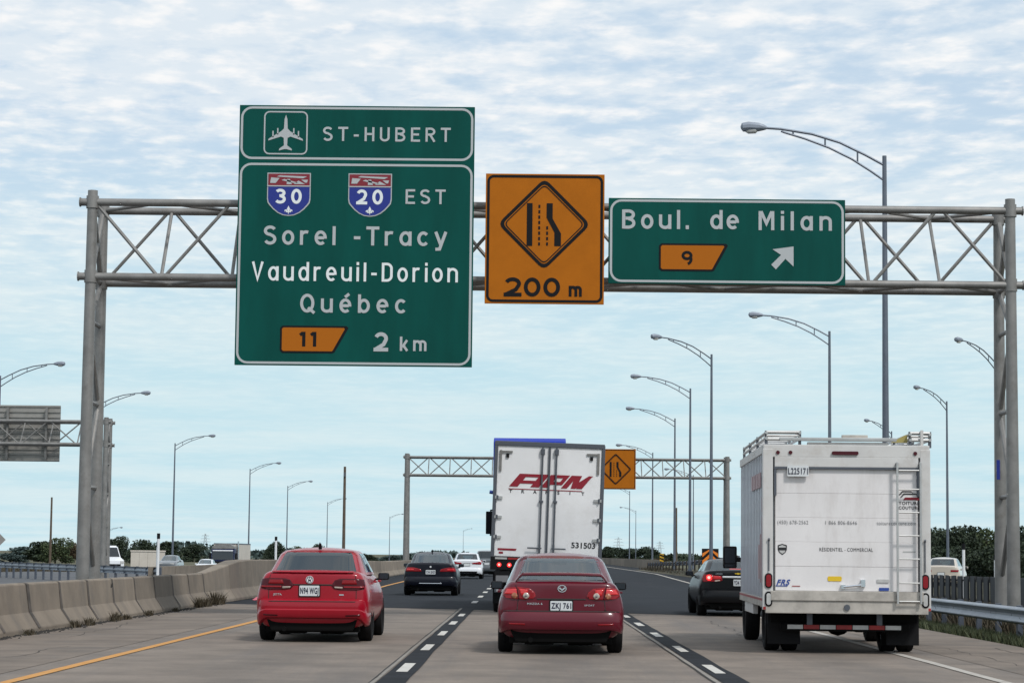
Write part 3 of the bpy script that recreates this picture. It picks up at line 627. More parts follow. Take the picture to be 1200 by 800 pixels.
def shield(tt, u, num):
    cx = px(u, 0)[0]; zt = px(0, 206)[1]; zb_ = px(0, 256.5)[1]; hw = .46; zm = px(0, 221.5)[1]
    def outline(k):
        w_ = hw - k; pts = [(cx - w_, zt - k), (cx + w_, zt - k)]
        for i in range(13):
            a = i / 12; xx = w_ * math.cos(a * math.pi); pts.append((cx + xx, (zb_ + k) + (abs(xx) / w_) ** 2.2 * .30 if abs(xx) < w_ * .999 else zb_ + .36 + k))
        return pts
    b = MB(); b.flat(outline(0), -.008); s = part('route_shield', b, 'sign_white', tt); b = MB(); b.flat(outline(.022), -.012); part('shield_face', b, 'sign_blue', s)
    b = MB(); b.flat([(cx - hw + .022, zm + .012), (cx + hw - .022, zm + .012), (cx + hw - .022, zt - .022), (cx - hw + .022, zt - .022)], -.016); part('red_banner', b, 'sign_red', s)
    b = MB(); b.flat([(cx - hw, zm - .012), (cx + hw, zm - .012), (cx + hw, zm + .012), (cx - hw, zm + .012)], -.018)
    # the overpass drawing on the banner
    z = zm + .012; H_ = zt - .022 - z
    for poly in ([(-.40, .2), (-.28, .2), (-.20, .62), (-.38, .68)], [(-.26, .75), (.30, .62), (.38, .78), (-.2, .86)], [(-.05, .1), (.06, .1), (.02, .55), (-.04, .55)], [(.10, .12), (.20, .42), (.34, .12)], [(.26, .5), (.40, .5), (.38, .25), (.34, .25)], [(-.16, .45), (.12, .2), (.2, .24), (-.10, .55)]):
        b.flat([(cx + x, z + y_ * H_) for x, y_ in poly], -.020)
    part('banner_drawing', b, 'sign_white', s)
    htext('lettering', num, cx - .29, cx + .28, px(0, 242)[1], px(0, 225)[1] - px(0, 242)[1], -.016, 'sign_bright', s, .10, 1.35)
    b = MB(); fz = px(0, 250)[1]; r_ = .075
    b.flat([(cx, fz + 1.35 * r_), (cx + .45 * r_, fz + .4 * r_), (cx + .2 * r_, fz - .3 * r_), (cx, fz - 1.2 * r_), (cx - .2 * r_, fz - .3 * r_), (cx - .45 * r_, fz + .4 * r_)], -.016)
    for sx in (-1, 1): b.flat([(cx + sx * .25 * r_, fz - .35 * r_), (cx + sx * .6 * r_, fz + .35 * r_), (cx + sx * 1.15 * r_, fz + .05 * r_), (cx + sx * 1.0 * r_, fz - .45 * r_), (cx + sx * .8 * r_, fz - .05 * r_), (cx + sx * .55 * r_, fz - .5 * r_)], -.016)
    b.flat([(cx - .7 * r_, fz - .35 * r_), (cx + .7 * r_, fz - .35 * r_), (cx + .7 * r_, fz - .55 * r_), (cx - .7 * r_, fz - .55 * r_)], -.018); part('lily_emblem', b, 'sign_bright', s)
shield(t, 339.5, '30'); shield(t, 434.5, '20')
# orange lane-closure signs
def lane_diamond(t, cx, cz, h, k, yb=-.006):
    def dia(q, r):
        P = [(cx + q, cz), (cx, cz + q), (cx - q, cz), (cx, cz - q)]; o = []
        for i, p in enumerate(P):
            a, b = Vector(P[i - 1]), Vector(P[(i + 1) % 4]); p = Vector(p); d1 = (a - p).normalized(); d2 = (b - p).normalized()
            for s in np.linspace(0, 1, 5): o.append(tuple((p + d1 * r * (1 - s) ** 2 + d2 * r * s ** 2)))
        return o
    b = MB(); b.ring(dia(h, .16), dia(h - .095, .12), yb); b.ring(dia(h - .125, .11), dia(h - .155, .1), yb); d = part('warning_diamond', b, 'sign_black', t)
    b = MB(); s = h / .99
    def q(pts): b.flat([(cx + x * s, cz + z * s) for x, z in pts], yb)
    q([(-.37, -.47), (-.25, -.47), (-.25, .45), (-.37, .45)])
    q([(.22, -.47), (.36, -.47), (.36, -.20), (.18, .12), (.18, .45), (.05, .45), (.05, .14), (.22, -.18)])
    for z in np.arange(-.46, .42, .115): q([(-.125, z), (-.085, z), (-.085, z + .07), (-.125, z + .07)])
    for z in np.arange(-.46, -.08, .115): q([(.045, z), (.085, z), (.085, z + .07), (.045, z + .07)])
    part('lane_drawing', b, 'sign_black', d); return d
t = sign_panel('construction_sign', 'orange overhead sign with a lane-merge diamond above 200 m', -.90, 1.61, 6.62, 9.38, 'sign_orange')
border(t, -.87, 1.58, 6.65, 9.35, .14, .055, 'sign_black'); lane_diamond(t, .34, 8.31, .98, 1)
htext('lettering', '200', -.50, .70, 6.78, .385, -.006, 'sign_black', t, .105, 1.75); htext('lettering', 'm', .87, 1.17, 6.78, .30, -.006, 'sign_black', t, .10, 1.0)
t = sign_panel('construction_sign', 'small far orange sign with a lane-merge diamond, peeking out right of the white trailer', 5.0, 7.95, 6.15, 9.05, 'sign_orange', 166.6, 166.85, group='overhead signs on the far gantry')
lane_diamond(t, 6.5, 7.6, 1.15, 1, -.02); border(t, 5.04, 7.91, 6.19, 9.01, .14, .04, 'sign_black', -.02)
# Milan sign
X0, X1, Z0, Z1 = 1.70, 6.69, 7.07, 8.885
t = sign_panel('overhead_sign', 'wide low green overhead sign reading Boul. de Milan with a white arrow', X0, X1, Z0, Z1, 'sign_green')
border(t, X0 + .03, X1 - .03, Z0 + .03, Z1 - .03, .24, .048, 'sign_white')
def pm(u, vv): return (X0 + (u - 713) / 276.5 * 4.99, Z1 - (vv - 233 - (u - 713) * .0137) / 99.5 * 1.815)
for body, u0, u1, vb in (('Boul.', 728.5, 807, 269), ('de', 831.5, 865.5, 270), ('Milan', 888, 974, 271.5)):
    a = pm(u0, vb); b = pm(u1, vb - 22); htext('lettering', body, a[0], b[0], a[1], .405, -.008, 'sign_white', t, .083, 1.23)
a = pm(772, 318.5); b = pm(852.5, 288.5); tab = exit_tab(t, a[0], b[0], a[1], b[1] + .02, '9'); a = pm(798, 312); htext('lettering', '9', a[0], a[0] + .26, a[1], .30, -.014, 'sign_black', tab, .10, 1.45)
c = pm(917, 303.5); s_ = .0181
ar = [(929, 291), (929, 314.5), (919.5, 305.5), (908.5, 318), (903, 312.5), (914.5, 301), (904.5, 294.5)]
b1 = MB(); b1.flat([(c[0] + (u - 917) * s_, c[1] - (v - 304) * s_) for u, v in ar], -.008); part('arrow_symbol', b1, 'sign_white', t)
# back of the opposite sign
t = thing('road_sign', 'grey ribbed back of a large sign at the left picture edge', 'road sign', (0, 130.55, 0))
b = MB(); b.b2(-32.5, -26.45, .06, .10, 6.35, 9.45); part('panel', b, 'sign_back', t)
for z in np.arange(6.40, 9.45, .304): b = MB(); b.b2(-32.5, -26.45, .0, .06, z, z + .09); part('stiffening_rib', b, 'sign_back', t)
for x in (-31.6, -29.4, -27.2): b = MB(); b.b2(x - .06, x + .06, -.25, 0, 6.4, 9.4); part('bracket', b, 'galv', t)
t = thing('post_plate', 'small blue plate fixed to the right gantry post', 'plate', (10.155, 49.60, 3.08)); b = MB(); b.b2(-.035, .035, .0, .02, .0, .42); part('panel', b, 'sign_blue', t); b = MB(); b.b2(-.03, .06, .02, .12, .18, .22); part('bracket', b, 'galv', t)
# gore chevron board, hazard marker, markers
t = thing('chevron_sign', 'orange and black chevron board standing behind the black sedan', 'road sign', (11.05, 138, 0))
b = MB(); b.b2(-.05, .05, 0, .08, -.1, 1.9); part('post', b, 'galv', t)
b = MB(); b.b2(-.50, .50, -.05, -.01, .88, 1.86); p = part('panel', b, 'sign_black', t); b = MB()
for z in (.93, 1.35):
    for sx in (-1, 1): b.flat([(0, z + .42), (sx * .47, z), (sx * .47, z + .22) if z < 1.3 else (sx * .47, z + .22), (0, min(z + .64, 1.84))], -.056)
part('chevron_stripes', b, 'chev_orange', p)
t = thing('hazard_marker', 'narrow yellow and black striped hazard marker at the guardrail', 'road sign', (11.6, 196, 0))
b = MB(); b.b2(-.04, .04, 0, .06, -.1, 1.0); part('post', b, 'galv', t)
b = MB(); b.b2(-.17, .17, -.05, -.01, .55, 1.6); p = part('panel', b, 'sign_yellow', t); b = MB()
for z in np.arange(.58, 1.5, .28): b.flat([(-.165, z + .0), (.165, z - .12 if z > .7 else z), (.165, z + .02), (-.165, z + .14)], -.056)
part('stripe', b, 'sign_black', p)
def marker(x, y, z0, z1, label, w=.09):
    t = thing('marker_post', label, 'marker post', (x, y, z0), group='white marker posts'); b = MB(); b.tube((0, 0, -.15), (0, 0, z1 - z0 - .22), w / 2, 10); part('tube', b, 'post_white', t, smooth=True)
    b = MB(); b.tube((0, 0, z1 - z0 - .22), (0, 0, z1 - z0), w / 2 + .01, 10); part('black_cap', b, 'sign_black', t); return t
marker(-14.75, 93, -.06, 2.08, 'tall white marker post with a black tip at the end of the median guardrail', .11)
marker(-15.1, 95, -.06, 1.75, 'thinner white marker post close behind the tall one at the guardrail end', .08)
marker(-14.0, 130, -.1, 2.25, 'white marker post with a black tip just left of the red sedan roof', .13)
marker(16.1, 85, -.4, 1.95, 'taller white marker post before the dark trees right of the truck', .11)
marker(20.3, 100, -.4, 1.58, 'shorter white marker post beside the right gantry post', .10)
t = thing('road_sign', 'grey back of a diamond warning sign cut by the left picture edge', 'road sign', (-27.45, 120, -.1))
b = MB(); b.tube((0, 0, -.1), (0, 0, 2.3), .04); part('post', b, 'galv', t); b = MB(); b.prism([(.46, 1.97), (0, 2.43), (-.46, 1.97), (0, 1.51)], .05, .08); part('panel', b, 'sign_back', t)

# ------------------------------------------------------------------ street lamps
def lamp_proto():
    t = thing('street_lamp', 'x', 'street lamp')
    b = MB(); b.tube((0, 0, .5), (0, 0, 13.0), .115, 12, .062); part('pole', b, 'lamp_pole', t, smooth=True)
    b = MB(); b.tube((0, 0, -.9), (0, 0, .55), .20, 10, .15); part('base', b, 'lamp_pole', t, smooth=True)
    up = [(0, 12.72), (-.55, 13.02), (-1.3, 13.38), (-2.1, 13.62), (-3.0, 13.76), (-3.5, 13.79)]; lo_ = [(0, 12.27), (-.4, 12.55), (-.95, 12.90), (-1.6, 13.22), (-2.3, 13.48), (-2.9, 13.66), (-3.0, 13.70)]
    b = MB(); b.path([(x, 0, z) for x, z in up], .036); a = part('arm', b, 'lamp_pole', t, smooth=True)
    b = MB(); b.path([(x, 0, z) for x, z in lo_], .032); part('lower_arm', b, 'lamp_pole', t, smooth=True)
    for x, z0, z1 in ((-.78, 12.80, 13.14), (-1.72, 13.27, 13.52), (-2.65, 13.58, 13.72)): b = MB(); b.tube((x, 0, z0), (x, 0, z1), .026); part('arm_strut', b, 'lamp_pole', t)
    b = MB(); b.path([(-3.42, 0, 13.79), (-3.5, 0, 13.80), (-3.66, 0, 13.81), (-3.95, 0, 13.82), (-4.12, 0, 13.80), (-4.17, 0, 13.79)], [.05, .085, .13, .15, .13, .04], 10); h = part('luminaire', b, 'lamp_head', t, smooth=True)
    b = MB(); b.path([(-3.65, 0, 13.74), (-3.75, 0, 13.72), (-3.95, 0, 13.71), (-4.10, 0, 13.73)], [.02, .10, .10, .02], 10); part('lens', b, 'lamp_glass', h, smooth=True)
    return t
lp = lamp_proto(); G_ = 'street lamps along the highway'
right = [(10.33, 66.2, 'tallest street lamp, its arm reaching over the Milan sign'), (10.67, 132.6, 'dark street lamp, tallest of the row between trailer and truck'), (11.4, 159.9, 'second tallest lamp of the row between trailer and truck'), (12.6, 194.9, 'third tallest lamp of the row between trailer and truck'), (14.31, 259.8, 'lamp whose head hangs just above the far orange sign'),
         (18.7, 414, 'small far lamp just right of the trailer, below the far orange sign'), (28.4, 593, 'tiny far lamp low beside the trailer, before the dark trees'), (24, 330, 'slim far lamp with a head left of the far gantry right post'), (15.59, 118.3, 'street lamp rising directly behind the white box truck roof'), (31.1, 170.3, 'street lamp on the ramp between the truck and the right gantry post'), (27.25, 133.5, 'street lamp half hidden behind the right gantry post'), (33.5, 211.2, 'small lamp head peeking over the right end of the truck roof')]
left = [(-33.9, 147.8, 'street lamp at the left picture edge above the grey sign back'), (-32.7, 174.4, 'street lamp whose arm appears right of the left gantry post'), (-36.3, 238.2, 'tallest lamp of the left row, above the parked-looking oncoming cars'), (-37.0, 309.5, 'second lamp of the left row, above the oncoming lorry'), (-39.9, 387.2, 'third lamp of the left row, above the red sedan left side'), (-43.5, 507.9, 'fourth lamp of the left row, beside the tall wooden pole'), (-40.9, 698, 'tiny lamp of the left row beside the far gantry left post'), (-28.6, 1072, 'tiniest lamp of the left row, above the white sedan'), (-60, 330, 'small grey lamp close to the left of the big gantry post')]
first = True
for i, (x, y, l) in enumerate(right):
    z = min(zground(x, y), 0) * 0
    if first: lp.location = (x, y, z); lp['label'] = l; lp['group'] = G_; first = False
    else: dup(lp, (x, y, z), R(46) if x > 26 and y < 300 else (R(30) if 130 < y < 135 else 0), l, G_)
for x, y, l in left: dup(lp, (x, y, -.5 if x > -59 else -3.6), math.pi, l, G_, (1, 1, 1) if x > -59 else (.6, .6, .6))

# ------------------------------------------------------------------ cars
SEC = [(0.0, 0.0), (0.72, 0.0), (0.87, 0.05), (0.972, 0.19), (1.0, 0.38), (0.995, 0.54), (0.965, 0.70), (0.920, 0.83), (0.868, 0.93), (0.80, 0.988), (0.62, 1.0), (0.30, 1.012), (0.0, 1.016)]
def eval_mesh(o):
    dg = bpy.context.evaluated_depsgraph_get(); dg.update(); return bpy.data.meshes.new_from_object(o.evaluated_get(dg))
def wheel_meshes(r, w):
    t = MB(); t.lathe_x([(-w * .30, r * .64), (-w * .46, r * .70), (-w * .5, r * .86), (-w * .44, r * .965), (-w * .3, r), (-w * .02, r), (-w * .02, r - .008), (w * .02, r - .008), (w * .02, r), (w * .3, r), (w * .44, r * .965), (w * .5, r * .86), (w * .46, r * .70), (w * .30, r * .64)], (0, 0, 0), 32); tm = t.mesh('tyre', 0, 1, True); tm.materials.append(M['rubber'])
    b = MB(); b.lathe_x([(-w * .32, r * .66), (-w * .32, r * .60), (-w * .05, r * .57), (w * .30, r * .60), (w * .32, r * .66)], (0, 0, 0), 32)
    for k in range(5):
        a = 2 * math.pi * k / 5; d = Vector((0, math.cos(a), math.sin(a))); n = Vector((0, -math.sin(a), math.cos(a)))
        for sx in (-1, 1):
            q = [d * r * .08 + n * r * .10, d * r * .6 + n * r * .07, d * r * .6 - n * r * .07, d * r * .08 - n * r * .10]
            b.add([tuple(p + Vector((sx * w * .26, 0, 0))) for p in q] + [tuple(p + Vector((sx * w * .16, 0, 0))) for p in q], [(0, 1, 2, 3), (4, 7, 6, 5), (0, 4, 5, 1), (1, 5, 6, 2), (2, 6, 7, 3), (3, 7, 4, 0)])
    b.tube((-w * .28, 0, 0), (w * .28, 0, 0), r * .14, 12); rm = b.mesh('rim', 0, 1, True); rm.materials.append(M['rim']); return tm, rm
WHEELS = {}
def add_wheel(t, x, y, r, w):
    if (r, w) not in WHEELS: WHEELS[(r, w)] = wheel_meshes(r, w)
    tm, rm = WHEELS[(r, w)]; o = obj('wheel', tm, None, t, (x, y, r)); obj('rim', rm, None, o); return o
def conform(bvh, pts, offs, g=.035, depth=.03):
    """patch cut from the (x,z) outline and laid on the car's rear face, with a turned-in rim"""
    bm = bmesh.new(); vs = [bm.verts.new((p[0], 0, p[1])) for p in pts]; bm.faces.new(vs)
    xs_ = [p[0] for p in pts]; zs_ = [p[1] for p in pts]
    for v_ in np.arange(math.floor(min(xs_) / g) * g + g, max(xs_), g): bmesh.ops.bisect_plane(bm, geom=bm.verts[:] + bm.edges[:] + bm.faces[:], plane_co=(v_, 0, 0), plane_no=(1, 0, 0))
    for v_ in np.arange(math.floor(min(zs_) / g) * g + g, max(zs_), g): bmesh.ops.bisect_plane(bm, geom=bm.verts[:] + bm.edges[:] + bm.faces[:], plane_co=(0, 0, v_), plane_no=(0, 0, 1))
    last = .2
    for v_ in bm.verts:
        x, z = v_.co.x, v_.co.z; hit = None
        for k in range(12):
            h = bvh.ray_cast(Vector((x * (1 - .012 * k), -3, z)), Vector((0, 1, 0)))
            if h[0] is not None and h[0].y < 1.6: hit = h; break
        if hit: v_.co = Vector((x, hit[0].y, z)) + hit[1] * offs * (1 if hit[1].y < 0 else -1); last = hit[0].y
        else: v_.co.y = last
    ed = [e for e in bm.edges if len(e.link_faces) == 1]; r_ = bmesh.ops.extrude_edge_only(bm, edges=ed)
    for v_ in [q for q in r_['geom'] if isinstance(q, bmesh.types.BMVert)]: v_.co.y += depth
    bmesh.ops.recalc_face_normals(bm, faces=bm.faces); me = bpy.data.meshes.new('p'); bm.to_mesh(me); bm.free()
    for p in me.polygons: p.use_smooth = True
    return me
def car(name, label, loc, s, rz=0.0, cat='car', group='cars and trucks on the road', detail=True):
    t = thing(name, label, cat, loc, rz, group); W, L, zb, zd, zr = s['W'], s['L'], s.get('zb', .20), s['deck'], s['roof']; paint = s['paint']
    yr0, yr1, yf0, yf1 = s['gh']; hood = s.get('hood', zd - .10); ye = .10
    st = [(ye, .80, zb + .14, zd - .07), (ye + .03, .925, zb + .06, zd - .02), (ye + .10, .972, zb, zd), (.34, .99, zb, zd + .005), (.62, 1.0, zb, zd + .0), (1.3, 1.0, zb, zd - .01), (2.2, .992, zb, zd - .02), (yf0, .99, zb, zd - .05), (yf0 + .5, .975, zb, hood), (L - .45, .94, zb, hood - .10), (L - .18, .86, zb + .03, hood - .17), (L - .03, .72, zb + .10, hood - .27)]
    vs = []; K = len(SEC); ring = 2 * K - 2
    for (y_, wf, b0, tp) in st:
        half = [(fx * W * wf, b0 + fz * (tp - b0)) for fx, fz in SEC]
        full = half + [(-x, z) for x, z in reversed(half[1:-1])]; vs += [(x, y_, z) for x, z in full]
    fs = [(i * ring + j, (i + 1) * ring + j, (i + 1) * ring + (j + 1) % ring, i * ring + (j + 1) % ring) for i in range(len(st) - 1) for j in range(ring)]
    def cap(base):   # split the end ring into quads across the car
        return [(base + j, base + j + 1, base + ring - j - 1, base + (ring - j) % ring) for j in range(0, K - 1) if j + 1 <= K - 1 and len({j, j + 1, ring - j - 1, (ring - j) % ring}) >= 3]
    def clean(f): 
        o_ = []
        for i in f:
            if i not in o_: o_.append(i)
        return tuple(o_)
    fs += [clean(f) for f in cap(0)] + [clean(f) for f in cap((len(st) - 1) * ring)]
    mb = MB(); mb.add(vs, fs); me = mb.mesh('body', 0, 1, False)
    for p in me.polygons: p.use_smooth = True
    o = obj('body', me, paint, t)
    m1 = o.modifiers.new('s', 'SUBSURF'); m1.levels = m1.render_levels = 2
    wr, ww = s.get('wr', .325), s.get('ww', .21); ax = s['axles']
    c = MB()
    for y_ in ax:
        for sx in (-1, 1): c.tube((sx * (W - .30), y_, wr + .01), (sx * (W + .2), y_, wr + .01), wr + .055, 28)
    co = obj('cut', c.mesh('cut'), 'underbody'); mo = o.modifiers.new('b', 'BOOLEAN'); mo.object = co; mo.operation = 'DIFFERENCE'; mo.solver = 'EXACT'
    try: mo.material_mode = 'TRANSFER'
    except Exception: pass
    nm = eval_mesh(o); o.modifiers.clear(); o.data = nm; bpy.data.objects.remove(co)
    bm = bmesh.new(); bm.from_mesh(nm)
    for f in bm.faces: f.smooth = True
    for e in bm.edges: e.smooth = not (len(e.link_faces) == 2 and e.calc_face_angle(0) > .7)
    bm.to_mesh(nm); bm.free()
    # rear bumper: a rounded band wrapped round the tail
    bz0, bz1 = s['bump']; mb = MB(); vs = []; nx = 25; prof = s.get('bprof', [(.085, 0), (.03, .05), (.005, .22), (0, .5), (.012, .78), (.035, .93), (.075, 1.0), (.13, 1.0)])
    for i in range(nx):
        a = -1 + 2 * i / (nx - 1); x = math.copysign(abs(math.sin(a * math.pi / 2)) ** .9, a)
        yb = (1 - math.cos(abs(a) ** 3.2 * math.pi / 2)) * .52
        for (py, pz) in prof:
            edge = abs(a) ** 6
            vs.append((x * (W + .006 - (.018 + py * .5) * (1)), yb + py * (1 - edge * .6), bz0 + pz * (bz1 - bz0) - s.get('drop', .06) * max(0, min(1, (abs(a) - .62) / .2)) * (1 - pz)))
    P_ = len(prof); mb.add(vs, [(i * P_ + j, i * P_ + j + 1, (i + 1) * P_ + j + 1, (i + 1) * P_ + j) for i in range(nx - 1) for j in range(P_ - 1)])
    bo = part('rear_bumper', mb, paint, t, smooth=True); md = bo.modifiers.new('s', 'SOLIDIFY'); md.thickness = .02; md.offset = -1
    # greenhouse
    zb0 = zd - .06; w0, w1 = s['gw']; glass_m = s.get('glass', 'glass_clear'); nE = s.get('sq', 5.0)
    def G(side, fx, tt):
        wx = w0 + (w1 - w0) * tt - .05 * max(0, (tt - .8) / .2) ** 2; a, b = yr0 + (yr1 - yr0) * tt + .10 * max(0, (tt - .85) / .15) ** 2, yf0 + (yf1 - yf0) * tt
        yc, ly = (a + b) / 2, (b - a) / 2; z = zb0 + (zr - zb0) * (tt - .06 * math.sin(tt * math.pi) * 0)
        if side in ('rear', 'front'):
            x = fx; y_ = (1 - abs(x) ** nE) ** (1 / nE) * (-1 if side == 'rear' else 1)
        else:
            y_ = fx; x = (1 - abs(y_) ** nE) ** (1 / nE) * (1 if side == 'right' else -1)
        return (x * wx, yc + y_ * ly, z + .02 * math.sin(min(1, tt) * math.pi) * 0)
    def patch(nm_, segs, t0, t1, m, nt_=8, push=0.0):
        mb = MB(); rows = []
        for tt in np.linspace(t0, t1, nt_):
            row = []
            for (sd_, f0, f1, k) in segs: row += [G(sd_, f_, tt) for f_ in np.linspace(f0, f1, k)]
            rows.append(row)
        n_ = len(rows[0]); mb.add([p for r_ in rows for p in r_], [(i * n_ + j, i * n_ + j + 1, (i + 1) * n_ + j + 1, (i + 1) * n_ + j) for i in range(nt_ - 1) for j in range(n_ - 1)])
        return part(nm_, mb, m, t, smooth=True)
    fr = .925; k_ = (1 - fr ** nE) ** (1 / nE)
    cp, bp0, bp1, ap = s.get('pil', (-.62, -.02, .05, .60)); tw0, tw1 = s.get('tw', (.10, .90))
    patch('rear_window', [('rear', -fr, fr, 20)], s.get('rw0', .12), tw1 + .03, glass_m, 10)
    patch('rear_window_frame', [('rear', -fr, fr, 20)], tw1 + .03, 1, paint, 3); patch('rear_window_sill', [('rear', -fr, fr, 20)], 0, s.get('rw0', .12), 'black_plastic', 3)
    for sd_, sg in (('right', 1), ('left', -1)):
        patch('rear_pillar', [('rear', sg * fr, sg * .985, 5), (sd_, -.9, cp, 7)], 0, 1, paint, 12)
        patch('side_window', [(sd_, cp, bp0, 8)], tw0, tw1, s.get('sglass', glass_m)); patch('door_pillar', [(sd_, bp0, bp1, 3)], 0, 1, 'black_plastic', 8); patch('side_window', [(sd_, bp1, ap, 8)], tw0, tw1, s.get('sglass', glass_m))
        patch('front_pillar', [(sd_, ap, .9, 7), ('front', sg * .985, sg * fr, 5)], 0, 1, paint, 12)
        for (a, b) in ((cp, bp0), (bp1, ap)): patch('window_frame', [(sd_, a, b, 8)], 0, tw0, paint, 3); patch('window_frame', [(sd_, a, b, 8)], tw1, 1, paint, 3)
    patch('windscreen', [('front', -fr, fr, 16)], .04, tw1 + .03, s.get('sglass', 'glass_clear') if glass_m != 'glass_tint' else 'glass_mid', 8); patch('windscreen_frame', [('front', -fr, fr, 16)], tw1 + .03, 1, paint, 3)
    # roof skin
    per = [('rear', f_) for f_ in np.linspace(-.985, .985, 21)] + [('right', f_) for f_ in np.linspace(-.9, .9, 17)] + [('front', f_) for f_ in np.linspace(.985, -.985, 21)] + [('left', f_) for f_ in np.linspace(.9, -.9, 17)]
    base = [Vector(G(a, b, 1)) for a, b in per]; cen = Vector((0, sum(p.y for p in base) / len(base), 0)); mb = MB(); vs = []; n_ = len(base); crown = s.get('crown', .055)
    rr_ = [1, .96, .9, .75, .5, .2]
    for q in rr_:
        for p in base: d = p - cen; vs.append((cen.x + d.x * q, cen.y + d.y * q, p.z + crown * (1 - q ** 2.2)))
    vs.append((cen.x, cen.y, base[0].z + crown)); fs = [(i * n_ + j, i * n_ + (j + 1) % n_, (i + 1) * n_ + (j + 1) % n_, (i + 1) * n_ + j) for i in range(len(rr_) - 1) for j in range(n_)] + [((len(rr_) - 1) * n_ + j, (len(rr_) - 1) * n_ + (j + 1) % n_, len(vs) - 1) for j in range(n_)]
    mb.add(vs, fs); part('roof', mb, s.get('roofm', paint), t, smooth=True)
    if s.get('ant'): b = MB(); b.path([(0, yr1 + .22, zr + crown * .6), (0, yr1 + .18, zr + crown + .05), (0, yr1 + .13, zr + crown + .07)], [.03, .02, .008], 8); part('antenna', b, paint if s['ant'] == 2 else 'black_plastic', t, smooth=True)
    # cabin
    b = MB(); b.b2(-w0 * .80, w0 * .80, yr0 + .42, yf0 - .5, zd - .02, zd + .04); part('cabin_floor', b, 'interior', t)
    for x in (-.40, .40):
        for (y_, zz) in ((1.62, zr - .10), (2.45, zr - .06)):
            b = MB(); b.b2(x - .21, x + .21, y_, y_ + .12, zd - .05, zz - .17); b.b2(x - .11, x + .11, y_ + .02, y_ + .11, zz - .16, zz); part('seat', b, 'interior', t, bev=.03)
    b = MB(); b.b2(-.11, .11, yf1 - .06, yf1 - .03, zr - .12, zr - .05); part('rear_view_mirror', b, 'black_plastic', t, bev=.01)
    # under the car
    b = MB(); b.b2(-W * .80, W * .80, ye + .12, L - .25, .15, zb + .16); part('underbody', b, 'underbody', t, bev=.03)
    b = MB(); vz0 = s.get('val', (.20, .36)); b.prism([(-W * .70, vz0[0]), (W * .70, vz0[0]), (W * .80, vz0[1]), (-W * .80, vz0[1])], .12, .26); part('rear_valance', b, 'underbody', t, bev=.03)
    b = MB(); b.path([(-.42, .05, .20), (-.42, .5, .21)], .035, 12); part('exhaust', b, 'underbody', t)
    b = MB(); b.b2(-.5, -.1, .22, .5, .13, .2); b.tube((-.6, ax[0], wr), (.6, ax[0], wr), .05); b.b2(.1, .45, .4, .9, .12, .2); part('rear_axle', b, 'underbody', t, bev=.02)
    for y_ in ax:
        for sx in (-1, 1): add_wheel(t, sx * (W - ww / 2 - .012), y_, wr, ww)
    for sx in (-1, 1):   # door mirrors
        xm = W * .915; ym = s.get('my', yf0 - .62); zm_ = zd - .10; b = MB(); b.b2(sx * (xm + .02), sx * (xm + .20), ym - .06, ym + .09, zm_ - .055, zm_ + .06); m_ = part('door_mirror', b, s.get('mirm', paint), t, bev=.045, smooth=True, seg=3)
        b = MB(); b.b2(sx * (xm + .04), sx * (xm + .18), ym - .066, ym - .055, zm_ - .04, zm_ + .045); part('mirror_glass', b, 'mirror_dark', m_)
        b = MB(); b.b2(sx * (W * .80), sx * (xm + .08), ym, ym + .05, zm_ - .06, zm_ - .03); part('mirror_stalk', b, 'black_plastic', m_)
        for y_ in ((yr0 + yf0) / 2 - .55, (yr0 + yf0) / 2 + .50): b = MB(); b.b2(sx * (W * .955), sx * (W * .955 + .05), y_, y_ + .19, zd - .185, zd - .155); part('door_handle', b, paint, t, bev=.012)
        b = MB(); b.b2(sx * (W * .35), sx * (W * .72), L - .22, L - .10, hood - .30, hood - .17); part('headlight', b, 'reflect_white', t, bev=.03)
    # rear furniture conformed to the tail
    bm = bmesh.new(); bm.from_mesh(o.data); bm.from_mesh(bo.data); bvh = BVHTree.FromBMesh(bm); bm.free()
    def patchr(nm_, pts, m, offs=.006, par=None, mirror=False, label_=None):
        res = []
        for sg in ((1, -1) if mirror else (1,)):
            P2 = [(x * sg, z) for x, z in pts]; me = conform(bvh, P2, offs); r_ = obj(nm_, me, m, par or t); res.append(r_)
        return res
    s['rear'](t, patchr, bvh)
    return t
def ycast(bvh, x, z):
    h = bvh.ray_cast(Vector((x, -3, z)), Vector((0, 1, 0))); return h[0].y if h[0] is not None else .1
def plate(t, bvh, cx, z0, z1, body, hw=.152, blue=True):
    y = min(ycast(bvh, cx - hw, z1), ycast(bvh, cx + hw, z1), ycast(bvh, cx, z0), ycast(bvh, cx, z1)) - .022
    b = MB(); b.prism(rects(2 * hw, z1 - z0, .012, 3, cx, (z0 + z1) / 2), y, y + .01); p = part('licence_plate', b, 'plate', t)
    b = MB(); b.prism(rects(2 * hw + .03, z1 - z0 + .03, .016, 3, cx, (z0 + z1) / 2), y + .0105, y + .04); part('plate_frame', b, 'black_plastic', p)
    if body: text('plate_characters', body, cx - hw * .92, cx + hw * .92, z0 + (z1 - z0) * .22, (z1 - z0) * .56, y - .003, 'plate_blue', p, .03)
    return p
def circle(cx, cz, r, n=20, ry=None): return [(cx + r * math.cos(2 * math.pi * i / n), cz + (ry or r) * math.sin(2 * math.pi * i / n)) for i in range(n)]
def badge_flat(t, name, polys, y, m):
    b = MB()
    for p in polys: b.flat(p, y)
    return part(name, b, m, t)

